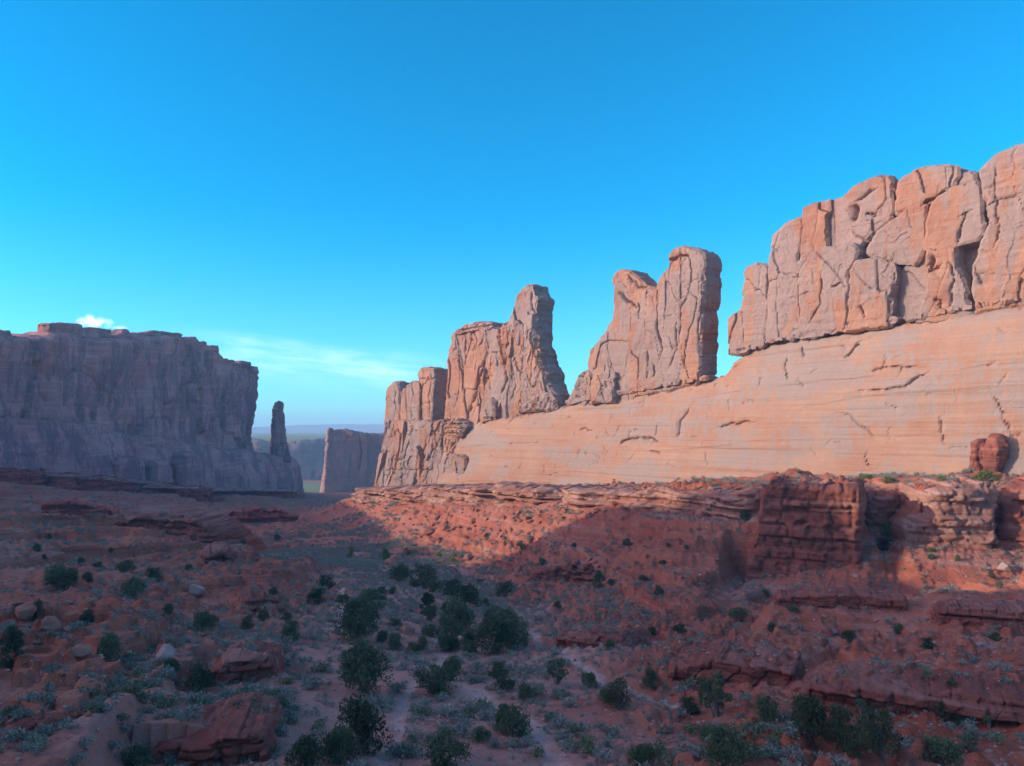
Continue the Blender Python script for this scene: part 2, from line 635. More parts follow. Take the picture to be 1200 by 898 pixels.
    for k in range(1, nst):
        t = k / nst
        dep = (off + front[bi]) * (1 - t) + (off + back[bi]) * t
        w = plane.world(us[bi], uz[bi], dep)
        bulge = sideamp * (fbm(w[:, 0] / (4 * sscale), w[:, 1] / (4 * sscale), w[:, 2] / (3 * sscale), seed + 60, 4) + 0.2 * math.sin(math.pi * t))
        w = plane.world(us[bi] - bgx * bulge, uz[bi] - bgz * bulge, dep)
        V.append(w)
        layers.append(base + (k - 1) * nb)
    faces = [QF, QB]

    def lay(k, i):
        if k == 0:
            return i
        if k == nst:
            return i + nU
        return layers[k - 1] + mp[i]
    for k in range(nst):
        faces.append(np.stack([lay(k, be[:, 1]), lay(k, be[:, 0]), lay(k + 1, be[:, 0]), lay(k + 1, be[:, 1])], -1))
    o = mesh_obj(name, np.concatenate(V), faces, mat, parent, smooth and mat not in (M_WALL, M_SLICK))
    if label:
        o['label'] = label
    return o


def facets(x, y, seed, tilt):
    """cells with flat, slightly tilted faces and sharp edges (joint blocks)"""
    x = np.asarray(x, np.float32)
    y = np.asarray(y, np.float32)
    ix, iy = np.floor(x), np.floor(y)
    z = np.zeros_like(ix)
    f1 = np.full(x.shape, 9.0, np.float32)
    f2 = f1.copy()
    val = np.zeros(x.shape, np.float32)
    for dx in (-1, 0, 1):
        for dy in (-1, 0, 1):
            cx, cy = ix + dx, iy + dy
            px = cx + _h(cx, cy, z, seed)
            py = cy + _h(cx, cy, z, seed + 5)
            d = np.abs(px - x) * 0.75 + np.abs(py - y) * 0.45 + 0.35 * np.hypot(px - x, py - y)
            v = (_h(cx, cy, z, seed + 9) - 0.5) + tilt * ((_h(cx, cy, z, seed + 13) - 0.5) * 2 * (x - px) + (_h(cx, cy, z, seed + 17) - 0.5) * 2 * (y - py))
            nearer = d < f1
            f2 = np.where(nearer, f1, np.minimum(f2, d))
            val = np.where(nearer, v, val)
            f1 = np.where(nearer, d, f1)
    return val, f2 - f1


def rock_face(seed, big=1.2, block=1.0, bs=9.0, bz=20.0, flute=0.6, strata=0.25, fine=0.25, crack=0.7):
    """relief of a jointed sandstone face"""
    def f(s, z, sd):
        r = big * fbm(s / 30, z / 36, 0, seed, 2)
        ws = s + 0.6 * fbm(s / 6, z / 14, 0, seed + 7, 3)
        wz = z + 0.9 * fbm(s / 7, z / 10, 4, seed + 8, 3)
        v, e = facets(ws / bs, wz / bz, seed + 11, 1.0)
        r = r + block * 1.5 * v - crack * (1 - sstep(0.0, 0.05, e))
        v2, e2 = facets(ws / (bs * 0.4), wz / (bz * 0.38), seed + 12, 1.2)
        msk = sstep(-0.2, 0.35, fbm(s / 18, z / 22, 2, seed + 13, 2))
        r = r + (0.5 * block * v2 - 0.2 * crack * (1 - sstep(0, 0.05, e2))) * msk
        v3, e3 = facets(ws / (bs * 0.15), wz / (bz * 0.12), seed + 14, 1.2)
        r = r + 0.22 * block * v3 * msk
        r = r + flute * 0.4 * ridged(s / 7, z / 60, 0, seed + 21, 2)
        r = r + 0.45 * strata * fbm(s / 60, z / 1.6, 0, seed + 31, 3)
        r = r + 0.5 * fine * fbm(s / 2.2, z / 2.2, 0, seed + 41, 3)
        return r
    return f


def ledge_face(seed, lay=1.6, amp=0.9, blk=3.0):
    """relief of thin-bedded ledges broken into square blocks, beds of uneven thickness"""
    def f(s, z, sd):
        zz = z + 0.35 * fbm(s / 16, z / 8, 0, seed, 3)
        k = zz / lay + 0.9 * fbm(zz / (2.3 * lay), 0, 0, seed + 2, 2)
        li = np.floor(k)
        lf = k - li
        hard = _h(li, li * 0 + seed, li * 0, seed + 3)
        soft = hard < 0.3
        prof = sstep(0, 0.10, lf) * sstep(1.0, 0.92, lf)
        r = amp * np.where(soft, -1.1, (hard - 0.4) * 1.3) + 0.55 * amp * prof
        bw = blk * (0.6 + 1.2 * hard)
        c = s / bw + hard * 17 + 0.25 * fbm(s / 3, z / 3, 0, seed + 4, 2)
        ci = np.floor(c)
        cf = c - ci
        bj = _h(ci, li, ci * 0, seed + 5)
        r = r + amp * np.where(soft, 0.3, 1.2) * (bj - 0.5) - amp * 0.8 * (1 - sstep(0, 0.07, np.minimum(cf, 1 - cf)))
        r = r + amp * 0.5 * (bj * 2 - 1) * (cf - 0.5)
        r = r + 1.9 * amp * fbm(s / 15, z / 30, 0, seed + 6, 3)
        v, e = facets(s / (blk * 0.8), z / lay, seed + 8, 1.2)
        r = r + 0.45 * amp * v + 0.15 * amp * fbm(s / 0.9, z / 0.9, 0, seed + 7, 3)
        return r
    return f


# ------------------------------------------------------------------ the ground
RW = Plane((152, 220), (-83, 480))           # sunlit wall on the right
LW = Plane((-365, 528), (-283, 832))         # shaded mesa on the left

ctrl = []
for t in '''450 895 60|600 898 60|500 760 115|520 700 175|470 660 262|400 630 350|388 596 520|372 583 850|380 590 680|400 604 430
700 880 63|800 890 60|900 850 70|1000 870 65|1100 880 62|1200 895 57|1450 900 54
700 760 112|700 690 180|640 670 235|800 770 108|800 690 165|800 630 196|800 604 214
900 780 100|900 720 140|900 685 178|1000 800 88|1000 740 122|1000 685 176|1100 800 84|1100 740 112|1100 690 148|1100 652 184
1200 830 72|1200 760 95|1200 700 128|1200 668 160|1200 640 178|1450 760 82|1450 660 140
900 570 207|1000 570 196|1100 568 207|1200 566 200|1450 566 165
1200 559 216|1000 565 252|800 572 300|700 573 335|600 575 385|500 576 445|450 578 470
800 577 228|700 581 268|600 590 335|500 594 410|428 581 452
700 610 250|650 640 246|600 642 270|560 664 266|480 657 290|500 622 345|440 612 400|415 602 440
0 820 62|0 765 80|0 700 115|0 650 165|0 598 240|0 606 300|0 584 400|0 549 515|-300 820 60|-300 650 150|-300 600 240|-300 550 355|-900 560 210
130 780 72|130 700 118|130 640 190|130 622 330|130 589 480|130 604 232|60 599 238|130 563 600
250 870 58|250 800 80|250 740 110|250 670 180|250 636 310|250 603 480|205 616 228|275 637 214|250 573 707
330 840 70|330 760 100|330 690 165|330 654 290|330 608 470|340 657 203|345 576 850'''.replace('\n', '|').split('|'):
    a, b, c = map(float, t.split())
    ctrl.append(at(a, b, c))
for t in ((-480, 640, -34), (-440, 850, -55), (-520, 480, -14), (-460, 300, -2), (160, 350, -24), (210, 300, -18), (0, 500, -44), (300, 250, -10),
          (300, 600, -40), (0, 800, -60), (250, 900, -56), (-110, 640, -55), (-60, 700, -57), (-160, 900, -74)):
    ctrl.append(np.array(t, float))
ctrl = np.array(ctrl)


def uvw(X, Y):
    R = np.hypot(X, Y)
    th = np.clip(np.arctan2(X, Y), -1.1, 1.1)
    return np.stack([th * 2.2, np.log(np.clip(R, 50, 1100))], -1)


CU = uvw(ctrl[:, 0], ctrl[:, 1])


def tps(r2):
    return np.where(r2 > 0, r2 * np.log(np.maximum(r2, 1e-12)), 0)


_n = len(CU)
_K = tps(((CU[:, None] - CU[None]) ** 2).sum(-1)) + np.eye(_n) * 0.0015
_P = np.concatenate([np.ones((_n, 1)), CU], 1)
_A = np.block([[_K, _P], [_P.T, np.zeros((3, 3))]])
_sol = np.linalg.solve(_A, np.concatenate([ctrl[:, 2], np.zeros(3)]))


def base_h(X, Y):
    U = uvw(X, Y)
    out = np.empty(len(U))
    for i in range(0, len(U), 40000):
        u = U[i:i + 40000]
        k = tps(((u[:, None] - CU[None]) ** 2).sum(-1))
        out[i:i + 40000] = k @ _sol[:_n] + _sol[_n] + u @ _sol[_n + 1:]
    return out


# ------------------------------------------------------------------ bedded outcrops: image outline, foot line, plane, thickness, layer height, label
OUT = [
    ([(868, 720), (870, 655), (884, 640), (888, 576), (905, 567), (950, 570), (985, 566), (1008, 572), (1012, 625), (1016, 720)], [(866, 684), (940, 672), (1014, 662)], ((62, 186), (88, 174)), 26, 1.9, 'massive red bedded buttress in front of the sunlit wall, its top edge catching the sun'),
    ([(1006, 690), (1010, 600), (1020, 586), (1062, 578), (1070, 690)], [(1008, 650), (1068, 640)], ((90, 197), (116, 197)), 20, 1.5, 'recessed shaded red ledge between the big buttress and the sunlit orange blocks'),
    ([(1056, 690), (1062, 618), (1085, 600), (1092, 572), (1130, 566), (1168, 568), (1172, 690)], [(1056, 637), (1110, 634), (1172, 640)], ((94, 182), (120, 176)), 22, 2.0, 'sunlit orange outcrop of rounded bedded blocks at right, below the split dark red slab'),
    ([(1168, 690), (1172, 590), (1200, 574), (1300, 572), (1420, 574), (1420, 700)], [(1168, 632), (1420, 640)], ((116, 182), (165, 160)), 20, 1.7, 'red bedded outcrop cut off by the right edge of the view'),
    ([(706, 640), (716, 577), (760, 573), (830, 574), (890, 576), (890, 650), (800, 640)], [(706, 599), (800, 604), (890, 616)], ((31.5, 266), (70, 204)), 20, 1.3, 'long thin-bedded shaded ledge below the broad fin'),
    ([(408, 610), (416, 574), (440, 572), (560, 570), (722, 573), (722, 612), (600, 620), (500, 620)], [(408, 584), (500, 588), (600, 587), (722, 590)], ((-98, 456), (36, 256)), 20, 1.2, 'long low sunlit ledge under the rock tower and the craggy spire'),
    ([(-160, 620), (-150, 540), (-20, 546), (60, 553), (62, 610), (0, 612)], [(-160, 576), (62, 580)], ((-356, 470), (-336, 525)), 26, 2.4, 'dark red cliff band at the left edge under the shaded mesa'),
    ([(56, 620), (60, 554), (100, 556), (130, 560), (170, 564), (204, 568), (206, 615)], [(56, 579), (206, 585)], ((-330, 530), (-300, 632)), 26, 2.4, 'dark red cliff band under the middle of the shaded mesa'),
    ([(198, 625), (202, 570), (225, 570), (250, 572), (252, 625)], [(198, 597), (252, 596)], ((-268, 600), (-250, 640)), 22, 2.4, 'square-cut dark red bastion of ledge rock under the mesa, taller than its neighbours'),
    ([(246, 610), (250, 573), (300, 574), (352, 576), (358, 585), (354, 605)], [(246, 586), (358, 587)], ((-280, 690), (-236, 820)), 24, 2.4, 'low dark cliff band under the far right end of the shaded mesa'),
    ([(40, 625), (48, 590), (80, 587), (120, 592), (134, 598), (136, 625)], [(40, 605), (136, 606)], ((-228, 350), (-188, 366)), 16, 1.8, 'dark red ledge on the upper left slope, one step below the mesa cliff bands'),
    ([(262, 640), (270, 600), (310, 597), (350, 603), (360, 640)], [(262, 613), (360, 614)], ((-180, 440), (-134, 460)), 16, 1.6, 'low dark ledge on the far left slope near the notch of the valley'),
    ([(60, 660), (76, 626), (100, 619), (118, 622), (135, 613), (152, 612), (170, 605), (196, 612), (214, 610), (236, 615), (252, 616), (262, 626), (262, 660), (180, 660)], [(60, 634), (160, 633), (262, 640)], ((-149, 238), (-82, 222)), 12, 1.0, 'bright red low cliff band half way down the left slope'),
    ([(160, 925), (172, 884), (206, 872), (236, 865), (262, 857), (290, 853), (312, 860), (320, 876), (330, 925)], [(160, 897), (232, 899), (280, 893), (330, 886)], ((-31.0, 59), (-19.5, 61.5)), 8, .8, 'broad low red ledge with a deep cleft, lower left foreground'),
    ([(-60, 925), (-50, 862), (0, 856), (40, 850), (84, 858), (100, 925)], [(-60, 884), (100, 880)], ((-45, 62), (-35, 64)), 8, .8, 'low red ledge in the bottom left corner'),
    ([(-40, 780), (-30, 736), (10, 728), (60, 732), (110, 742), (122, 780)], [(-40, 756), (122, 758)], ((-74, 102), (-56, 103)), 8, .9, 'broken tan ledge at the left edge, half way down the slope'),
    ([(228, 680), (236, 648), (262, 644), (300, 648), (312, 680)], [(228, 657), (312, 656)], ((-82, 192), (-66, 198)), 8, 1.0, 'short dark ledge low on the left slope, above the brushy floor'),
    ([(282, 740), (290, 704), (316, 702), (334, 708), (340, 740)], [(282, 718), (340, 717)], ((-50, 135), (-42, 140)), 6, .9, 'small red ledge at the toe of the left slope beside a dark bush'),
    ([(640, 790), (652, 748), (690, 742), (730, 748), (752, 790)], [(640, 764), (752, 766)], ((7, 122), (21, 117)), 6, .8, 'low dark ledge at the toe of the right slope'),
    ([(610, 705), (620, 668), (668, 662), (706, 670), (712, 705)], [(610, 683), (712, 684)], ((3, 208), (24, 200)), 7, .9, 'thin broken ledge on the right slope below the shadow edge'),
    ([(900, 740), (912, 700), (980, 694), (1060, 700), (1072, 740)], [(900, 712), (1072, 714)], ((50, 140), (74, 132)), 7, .8, 'thin stepped ledge below the big red buttress'),
    ([(1090, 760), (1100, 716), (1160, 712), (1230, 720), (1260, 760)], [(1090, 733), (1260, 738)], ((66, 114), (84, 106)), 7, .8, 'stepped ledge on the right slope near the right edge of the view'),
    ([(232, 835), (240, 786), (262, 773), (290, 768), (322, 775), (332, 835)], [(232, 808), (280, 800), (332, 796)], ((-36, 82), (-26, 84)), 7, .8, 'small dark undercut ledge above the lower left foreground ledge'),
    ([(772, 830), (785, 779), (830, 772), (880, 778), (930, 786), (938, 840), (850, 835)], [(772, 800), (850, 806), (938, 812)], ((18, 92), (34, 84)), 8, .9, 'low layered ledge on the right slope above the dark junipers'),
    ([(930, 880), (938, 812), (980, 801), (1040, 806), (1120, 812), (1210, 818), (1330, 826), (1330, 900), (1100, 880), (1000, 870)], [(930, 832), (1000, 838), (1100, 846), (1210, 856), (1330, 866)], ((30, 80), (66, 64)), 8, 1.0, 'long layered ledge crossing the lower right slope'),
]
OUTP = []
TOPL = {}


def top_line(p_):
    ss = np.linspace(p_[:, 0].min(), p_[:, 0].max(), 60)
    zz = []
    for a_ in ss:
        best = -1e9
        for k_ in range(len(p_)):
            (x1, z1), (x2, z2) = p_[k_], p_[(k_ + 1) % len(p_)]
            if min(x1, x2) <= a_ <= max(x1, x2) and x1 != x2:
                best = max(best, z1 + (z2 - z1) * (a_ - x1) / (x2 - x1))
        zz.append(best)
    zz = np.array(zz)
    zz[zz < -1e8] = zz[zz > -1e8].min()
    return ss, zz


for poly, ft, (A, B), thk, lay, lab in OUT:
    pl = Plane(A, B)
    ps_ = np.array([pl.px(a, b_) for a, b_ in poly])
    fs_ = np.array([pl.px(a, b_) for a, b_ in ft])
    fs_ = fs_[np.argsort(fs_[:, 0])]
    TOPL[id(ps_)] = top_line(ps_)
    OUTP.append((pl, ps_, fs_, thk))


def carve(P, h):
    """the ground drops to the foot in front of each outcrop and meets its top behind"""
    for pl, ps_, fs_, thk in OUTP:
        s_ = (P - pl.A) @ pl.u
        d_ = (P - pl.A) @ pl.n
        near = (np.abs(d_) < 60) & (s_ > fs_[0, 0] - 20) & (s_ < fs_[-1, 0] + 20)
        if not near.any():
            continue
        ss, dd = s_[near], d_[near]
        span = fs_[-1, 0] - fs_[0, 0]
        fade = sstep(fs_[0, 0] - 0.12 * span - 1, fs_[0, 0] + 0.02 * span, ss) * sstep(fs_[-1, 0] + 0.12 * span + 1, fs_[-1, 0] - 0.02 * span, ss)
        zf = np.interp(ss, fs_[:, 0], fs_[:, 1])
        ztop = ps_[:, 1].max()
        reach = max(8.0, 1.6 * (ztop - zf.mean()))
        hh = h[near]
        w = fade * sstep(reach * 1.5, reach * 0.3, dd) * (dd > -0.18 * thk)
        tgt = np.maximum(np.minimum(hh, zf + 0.25), zf + 0.25 - 0.42 * np.clip(dd, 0, 99))
        hh = hh * (1 - w) + tgt * w
        up = fade * sstep(-thk - reach * 1.6, -thk * 0.7, dd) * (dd <= -0.25 * thk)
        topz = np.interp(ss, *TOPL[id(ps_)])
        hh = hh * (1 - up) + np.maximum(hh, topz - 0.4) * up
        wb = fade * sstep(-45, -30, dd) * (dd <= -0.18 * thk)
        lim = ztop + 0.2
        hh = hh * (1 - wb) + np.minimum(hh, lim) * wb
        h[near] = hh
    return h


# foot paths and the dry stream bed on the canyon floor (image traces put down on the ground at their own distances)
PATHS = [
    (0.8, [(512, 742), (518, 760), (524, 785), (548, 808), (590, 830), (625, 855), (650, 880), (672, 905)]),
    (0.5, [(487, 800), (474, 815), (466, 845), (470, 862), (452, 885), (446, 905)]),
    (0.6, [(400, 690), (402, 715), (396, 735)]),
    (0.6, [(620, 740), (650, 765), (705, 800), (790, 822)]),
]


def path_world(line):
    out = []
    for px_, py_ in line:
        d = ray(px_, py_)
        Y = np.linspace(45, 400, 1500)
        P = d[None] * (Y / d[1])[:, None]
        h = base_h(P[:, 0], P[:, 1])
        k = np.argmax(P[:, 2] < h)
        out.append(P[k, :2])
    return np.array(out)


PATH_W = [(w, path_world(l)) for w, l in PATHS]
WASH = path_world([(430, 890), (500, 760), (520, 700), (470, 664), (405, 640)])
WASH = np.concatenate([WASH, [[-122, 520], [-225, 850]]])


def height(X, Y):
    X = np.asarray(X, float)
    Y = np.asarray(Y, float)
    sh = X.shape
    X, Y = X.ravel(), Y.ravel()
    R = np.hypot(X, Y)
    h = base_h(X, Y)
    P = np.stack([X, Y], -1)
    wash = poly_dist(P, WASH)
    slope = sstep(8, 30, wash) * sstep(45, 62, R) * sstep(900, 700, R)
    # undulation and gullies
    h = h + slope * (1.1 * fbm(X / 26, Y / 26, 0, 3, 3)) + 0.35 * fbm(X / 9, Y / 9, 0, 4, 3) * sstep(30, 60, R)
    gul = ridged(X / 34 + 0.4 * fbm(X / 20, Y / 20, 0, 5, 2), Y / 34, 0, 6, 2)
    h = h - slope * 1.3 * sstep(0.45, 0.95, gul)
    # bedded ledges that stick out of the slopes
    hs = h + 0.075 * Y + 1.3 * fbm(X / 30, Y / 30, 0, 8, 3) + 0.3 * fbm(X / 4, Y / 4, 0, 9, 3)
    per = 2.9
    k = hs / per
    f = k - np.floor(k)
    g = sstep(0.80, 0.95, f)
    pres = sstep(-0.45, 0.1, fbm(X / 40, Y / 40, 0.5 + np.floor(k) * 1.7, 10, 2))
    h = h + slope * pres * 0.92 * per * (g - f)
    h = carve(P, h)
    # rubble roughness
    rb = fbm(X / 1.7, Y / 1.7, 0, 12, 4)
    h = h + (0.08 + 0.20 * slope) * rb * sstep(30, 55, R)
    # half-buried blocks
    for sc_, amp, thr, sd_ in ((3.4, 0.9, 0.62, 70), (1.5, 0.42, 0.55, 75)):
        f1, f2, cid = worley(X / sc_ + 0.3 * fbm(X / 2, Y / 2, 0, sd_, 2), Y / sc_, sd_ + 1)
        dens = sstep(-0.1, 0.5, fbm(X / 28, Y / 28, 0, sd_ + 2, 2))
        h = h + amp * slope * np.where(cid > thr, 1, 0) * sstep(0.42, 0.22, f1) * (0.5 + cid) * (0.3 + 0.7 * dens) * sstep(46, 58, R) * sstep(480, 300, R)
    tal = sstep(14, 0, np.abs(wash - 40)) * sstep(210, 250, Y) * sstep(420, 360, Y) * (X > -45)
    h = h + tal * (1.5 * np.abs(fbm(X / 6, Y / 6, 0, 15, 4)) + 1.1 * facets(X / 3.2, Y / 3.2, 78, 1.0)[0])
    # paths sink a little
    for w, l in PATH_W:
        d = poly_dist(P, l)
        h = h - 0.22 * np.exp(-(d / (w * 1.3)) ** 2)
    # viewpoint hill under the camera, the plateau behind it
    hill = -1.7 - 0.60 * np.clip(R - 4, 0, 44) + 0.25 * fbm(X / 3, Y / 3, 0, 16, 3)
    ang = np.arctan2(X, Y)
    front = sstep(1.75, 1.15, np.abs(ang))
    t = sstep(38, 58, R)
    h = np.where(R < 60, hill * (1 - t) + h * t, h)
    h = h * front + (1 - front) * (-1.7 - 0.03 * np.clip(R - 4, 0, 250) + 1.5 * fbm(X / 40, Y / 40, 0, 17, 3) * sstep(4, 30, R))
    # far country: falls to the lowland, then the far tableland
    far = sstep(880, 1040, R)
    low = np.interp(R, [800, 900, 1100, 1300, 1600, 1900, 2010, 4000, 9500], [-66, -74, -90, -98, -113, -120, -26, -22, -14])
    low = low + 2.5 * fbm(X / 160, Y / 160, 0, 18, 3) * sstep(900, 1500, R)
    h = h * (1 - far) + low * far
    return h.reshape(sh)


th_f = np.radians(np.arange(-44, 44.001, 0.105))
th_c = np.radians(np.concatenate([np.arange(46, 314, 2.5)]))
TH = np.concatenate([th_f, th_c])
RR = np.concatenate([np.geomspace(2.0, 44, 26)[:-1], np.geomspace(44, 900, 700)[:-1], np.geomspace(900, 9500, 110)])
gth, gr = np.meshgrid(TH, RR, indexing='ij')
GX, GY = gr * np.sin(gth), gr * np.cos(gth)
GZ = height(GX, GY)
nT, nR = GX.shape
V = np.stack([GX.ravel(), GY.ravel(), GZ.ravel()], -1)
V = np.concatenate([V, [[0, 0, -1.7]]])
I = np.arange(nT * nR).reshape(nT, nR)
I2 = np.roll(I, -1, 0)
Q = np.stack([I[:, :-1], I[:, 1:], I2[:, 1:], I2[:, :-1]], -1).reshape(-1, 4)
Q = Q[:, ::-1]
T = np.stack([np.full(nT, nT * nR), I2[:, 0], I[:, 0]], -1)

# ground material: red soil, pale wash sand, grey brush litter, bedding
m, nt, b = new_mat('red_desert_soil')
n = NB(nt)
p = n.pos()
soil = n.mix(n.ramp(n.noise(p, 0.06, 5, 0.6), 0.35, 0.65), (0.37, 0.095, 0.048), (0.43, 0.140, 0.075))
bp = n.mapv(p, (0.02, 0.02, 0.55), DIP)
bd = n.noise(bp, 1.0, 6, 0.7, 0.4)
slope_a = n.attr('slope').outputs['Fac']
soil = n.mix(n.math('MULTIPLY', n.ramp(bd, 0.50, 0.66), n.math('MULTIPLY', slope_a, 0.6)), soil, (0.43, 0.24, 0.17))
soil = n.mix(n.math('MULTIPLY', n.ramp(bd, 0.48, 0.34), n.math('MULTIPLY', slope_a, 0.7)), soil, (0.20, 0.062, 0.040))
gravel = n.noise(p, 1.1, 6, 0.75)
soil = n.mix(n.ramp(gravel, 0.56, 0.74, 0.0, 0.7), soil, (0.42, 0.27, 0.21))
soil = n.mix(n.ramp(n.noise(p, 0.45, 6, 0.7), 0.53, 0.70, 0.0, 0.55), soil, (0.16, 0.10, 0.075))
wash_a = n.attr('wash').outputs['Fac']
soil = n.mix(n.math('MULTIPLY', wash_a, n.ramp(n.noise(p, 0.12, 5, 0.6), 0.30, 0.62, 0.25, 0.85)), soil, (0.46, 0.245, 0.18))
path_a = n.attr('path').outputs['Fac']
soil = n.mix(n.math('MULTIPLY', path_a, n.ramp(n.noise(p, 0.8, 5, 0.6), 0.25, 0.55, 0.55, 1.0)), soil, (0.53, 0.32, 0.245))
# pale stones strewn about
st = n.voro(p, 1.3, 'F1')
st_c = n.voro(p, 1.3, 'F1', 1)
stm = n.math('MULTIPLY', n.ramp(st, 0.16, 0.10), n.ramp(n.sep(st_c)[0], 0.80, 0.86))
soil = n.mix(n.math('MULTIPLY', stm, 0.8), soil, (0.50, 0.38, 0.32))
green_a = n.attr('green').outputs['Fac']
soil = n.mix(n.math('MULTIPLY', green_a, n.ramp(n.noise(p, 0.03, 6, 0.7), 0.32, 0.50)), soil, (0.15, 0.20, 0.06))
n.put(b.inputs['Base Color'], soil)
hb = n.math('ADD', n.noise(p, 1.4, 8, 0.68), n.math('MULTIPLY', n.noise(n.mapv(p, (0.1, 0.1, 1.6), DIP), 1.0, 5, 0.6), n.math('MULTIPLY', slope_a, 0.9)))
hb = n.math('ADD', hb, n.math('MULTIPLY', n.noise(p, 6.0, 4, 0.7), 0.18))
n.put(b.inputs['Normal'], n.bump(hb, 0.9, 0.55))
M_SOIL = m

ground = mesh_obj('ground', V, [Q, T], M_SOIL)
tag(ground, kind='structure')
gP = np.stack([GX.ravel(), GY.ravel()], -1)
wd = poly_dist(gP, WASH)
gR = np.hypot(gP[:, 0], gP[:, 1])
a_wash = sstep(34, 14, wd + 6 * fbm(gP[:, 0] / 15, gP[:, 1] / 15, 0, 50, 3)) * sstep(420, 260, gR)
a_path = np.zeros(len(gP))
for w, l in PATH_W:
    a_path = np.maximum(a_path, sstep(w * 2.2, w * 0.4, poly_dist(gP, l) + 0.9 * w * fbm(gP[:, 0] / 1.6, gP[:, 1] / 1.6, 0, 51, 4)))
a_green = np.maximum(sstep(1000, 1200, gR) * sstep(1800, 1700, gR), sstep(2000, 2060, gR))
a_slope = sstep(12, 36, wd) * sstep(700, 500, gR)
for nm, arr in (('wash', a_wash), ('path', a_path), ('green', a_green), ('slope', a_slope)):
    at_ = ground.data.attributes.new(nm, 'FLOAT', 'POINT')
    at_.data.foreach_set('value', np.concatenate([arr, [0]]).astype(np.float32))

# lookup for standing things on the ground
LTH, LRR = np.log(RR), TH


def ground_z(x, y):
    return float(height(np.array([x]), np.array([y]))[0])


_FI = len(th_f)


def hit(px_, py_, ymin=46.0, ymax=700.0):
    """the ground point seen at an image position"""
    d = ray(px_, py_)
    th = math.atan2(d[0], d[1])
    k = int(np.clip(np.searchsorted(th_f, th), 1, _FI - 1))
    r = RR
    z = GZ[k]
    hd = math.hypot(d[0], d[1])
    zr = d[2] / hd * r
    ok = (zr <= z) & (r > ymin)
    if not ok.any():
        return None
    i = int(np.argmax(ok))
    if r[i] > ymax:
        return None
    a, b_ = z[i - 1] - zr[i - 1], z[i] - zr[i]
    t = a / (a - b_) if a != b_ else 0
    rr = r[i - 1] + t * (r[i] - r[i - 1])
    zz = z[i - 1] + t * (z[i] - z[i - 1])
    return np.array([math.sin(th) * rr, math.cos(th) * rr, zz])


# ------------------------------------------------------------------ helper for crop traces
def tr(s, x0, y0, k):
    out = []
    for t in s.split():
        a, b_ = t.split(',')
        out.append((x0 + float(a) / k, y0 + float(b_) / k))
    return out


def c4(s):
    return tr(s, 800, 150, 2.9925)


def c3(s):
    return tr(s, 430, 270, 2.85)


def c1(s):
    return tr(s, 0, 340, 2.9925)


def c2(s):
    return tr(s, 260, 420, 2.9925)


def c5(s):
    return tr(s, 800, 400, 2.9925)


def foot(plane, px_, py_, off=0):
    s_, z_ = plane.px(px_, py_, off)
    return plane.world(np.array(s_), np.array(z_), off)


# ------------------------------------------------------------------ right: slickrock base of the sunlit wall
SLICK_OFF = 6.0
slick_top = [(515, 502), (560, 492), (600, 486), (657, 474), (700, 466), (760, 457), (822, 446), (836, 440), (855, 416), (880, 402), (930, 394), (1000, 384), (1100, 368), (1200, 351), (1330, 330), (1500, 300)]
slick_bot = [(1500, 590), (1200, 580), (1000, 585), (800, 588), (600, 588), (520, 588)]
_st = np.array([RW.px(a, b_, SLICK_OFF) for a, b_ in slick_top])
_st = _st[np.argsort(_st[:, 0])]
_sb = np.array([RW.px(a, b_, SLICK_OFF) for a, b_ in ((1500, 552), (1200, 557), (1000, 564), (800, 570), (600, 571), (500, 571))])
_sb = _sb[np.argsort(_sb[:, 0])]


def slick_prof(s, z):
    zt = np.interp(s, _st[:, 0], _st[:, 1])
    zb = np.interp(s, _sb[:, 0], _sb[:, 1])
    t = np.clip((z - zb) / np.maximum(zt - zb, 5), -0.2, 1)
    return 5.0 * (1 - np.clip(t, 0, 1)) ** 1.6 - 4.5 * np.clip(t, 0, 1) ** 3


def slick_relief(s, z, sd):
    r = 1.5 * fbm(s / 55, z / 30, 0, 101, 2)
    zz = z + 0.06 * s + 1.5 * fbm(s / 40, z / 20, 1, 107, 3)
    k = zz / 6.5
    f = k - np.floor(k)
    r = r + 0.30 * (sstep(0.0, 0.12, f) - f) * sstep(-0.3, 0.3, fbm(s / 50, np.floor(k) * 3.1, 0, 108, 2))
    r = r + 0.25 * fbm(s / 90, z / 1.8, 0, 103, 3)
    r = r + 0.07 * fbm(s / 3, z / 3, 0, 104, 3)
    return r


slick_cracks = [
    (c4('600,735 590,770 560,810'), 1.2, 0.7), (c4('405,765 412,810'), 1.2, 0.7), (c4('350,790 350,850 365,890'), 1.0, 0.6),
    (c5('600,170 700,175 780,160 840,120 875,100'), 1.3, 0.6), (c5('640,110 720,95 790,90 850,90'), 1.0, 0.8), (c5('660,380 655,400 672,440'), .9, .6),
    (c5('910,300 915,270 925,340 935,370'), .8, .6), (c5('540,250 590,260 650,310 700,360'), .7, .8), (c5('120,300 200,285 270,280'), 1.2, .8),
    (c3('840,720 850,705 900,692 960,698 985,712'), 1.6, .8), (c3('700,660 745,668'), 1.1, .7), (c3('950,740 990,748'), 1.2, .7), (c3('1040,700 1042,640 1070,590'), 1.3, 1.2),
    (c5('560,60 590,20 600,0'), 1.0, .7), (c5('1160,330 1197,330'), 1.0, .7), (c5('1090,180 1130,250 1165,330'), 1.0, .8)]
_cr = random.Random(55)
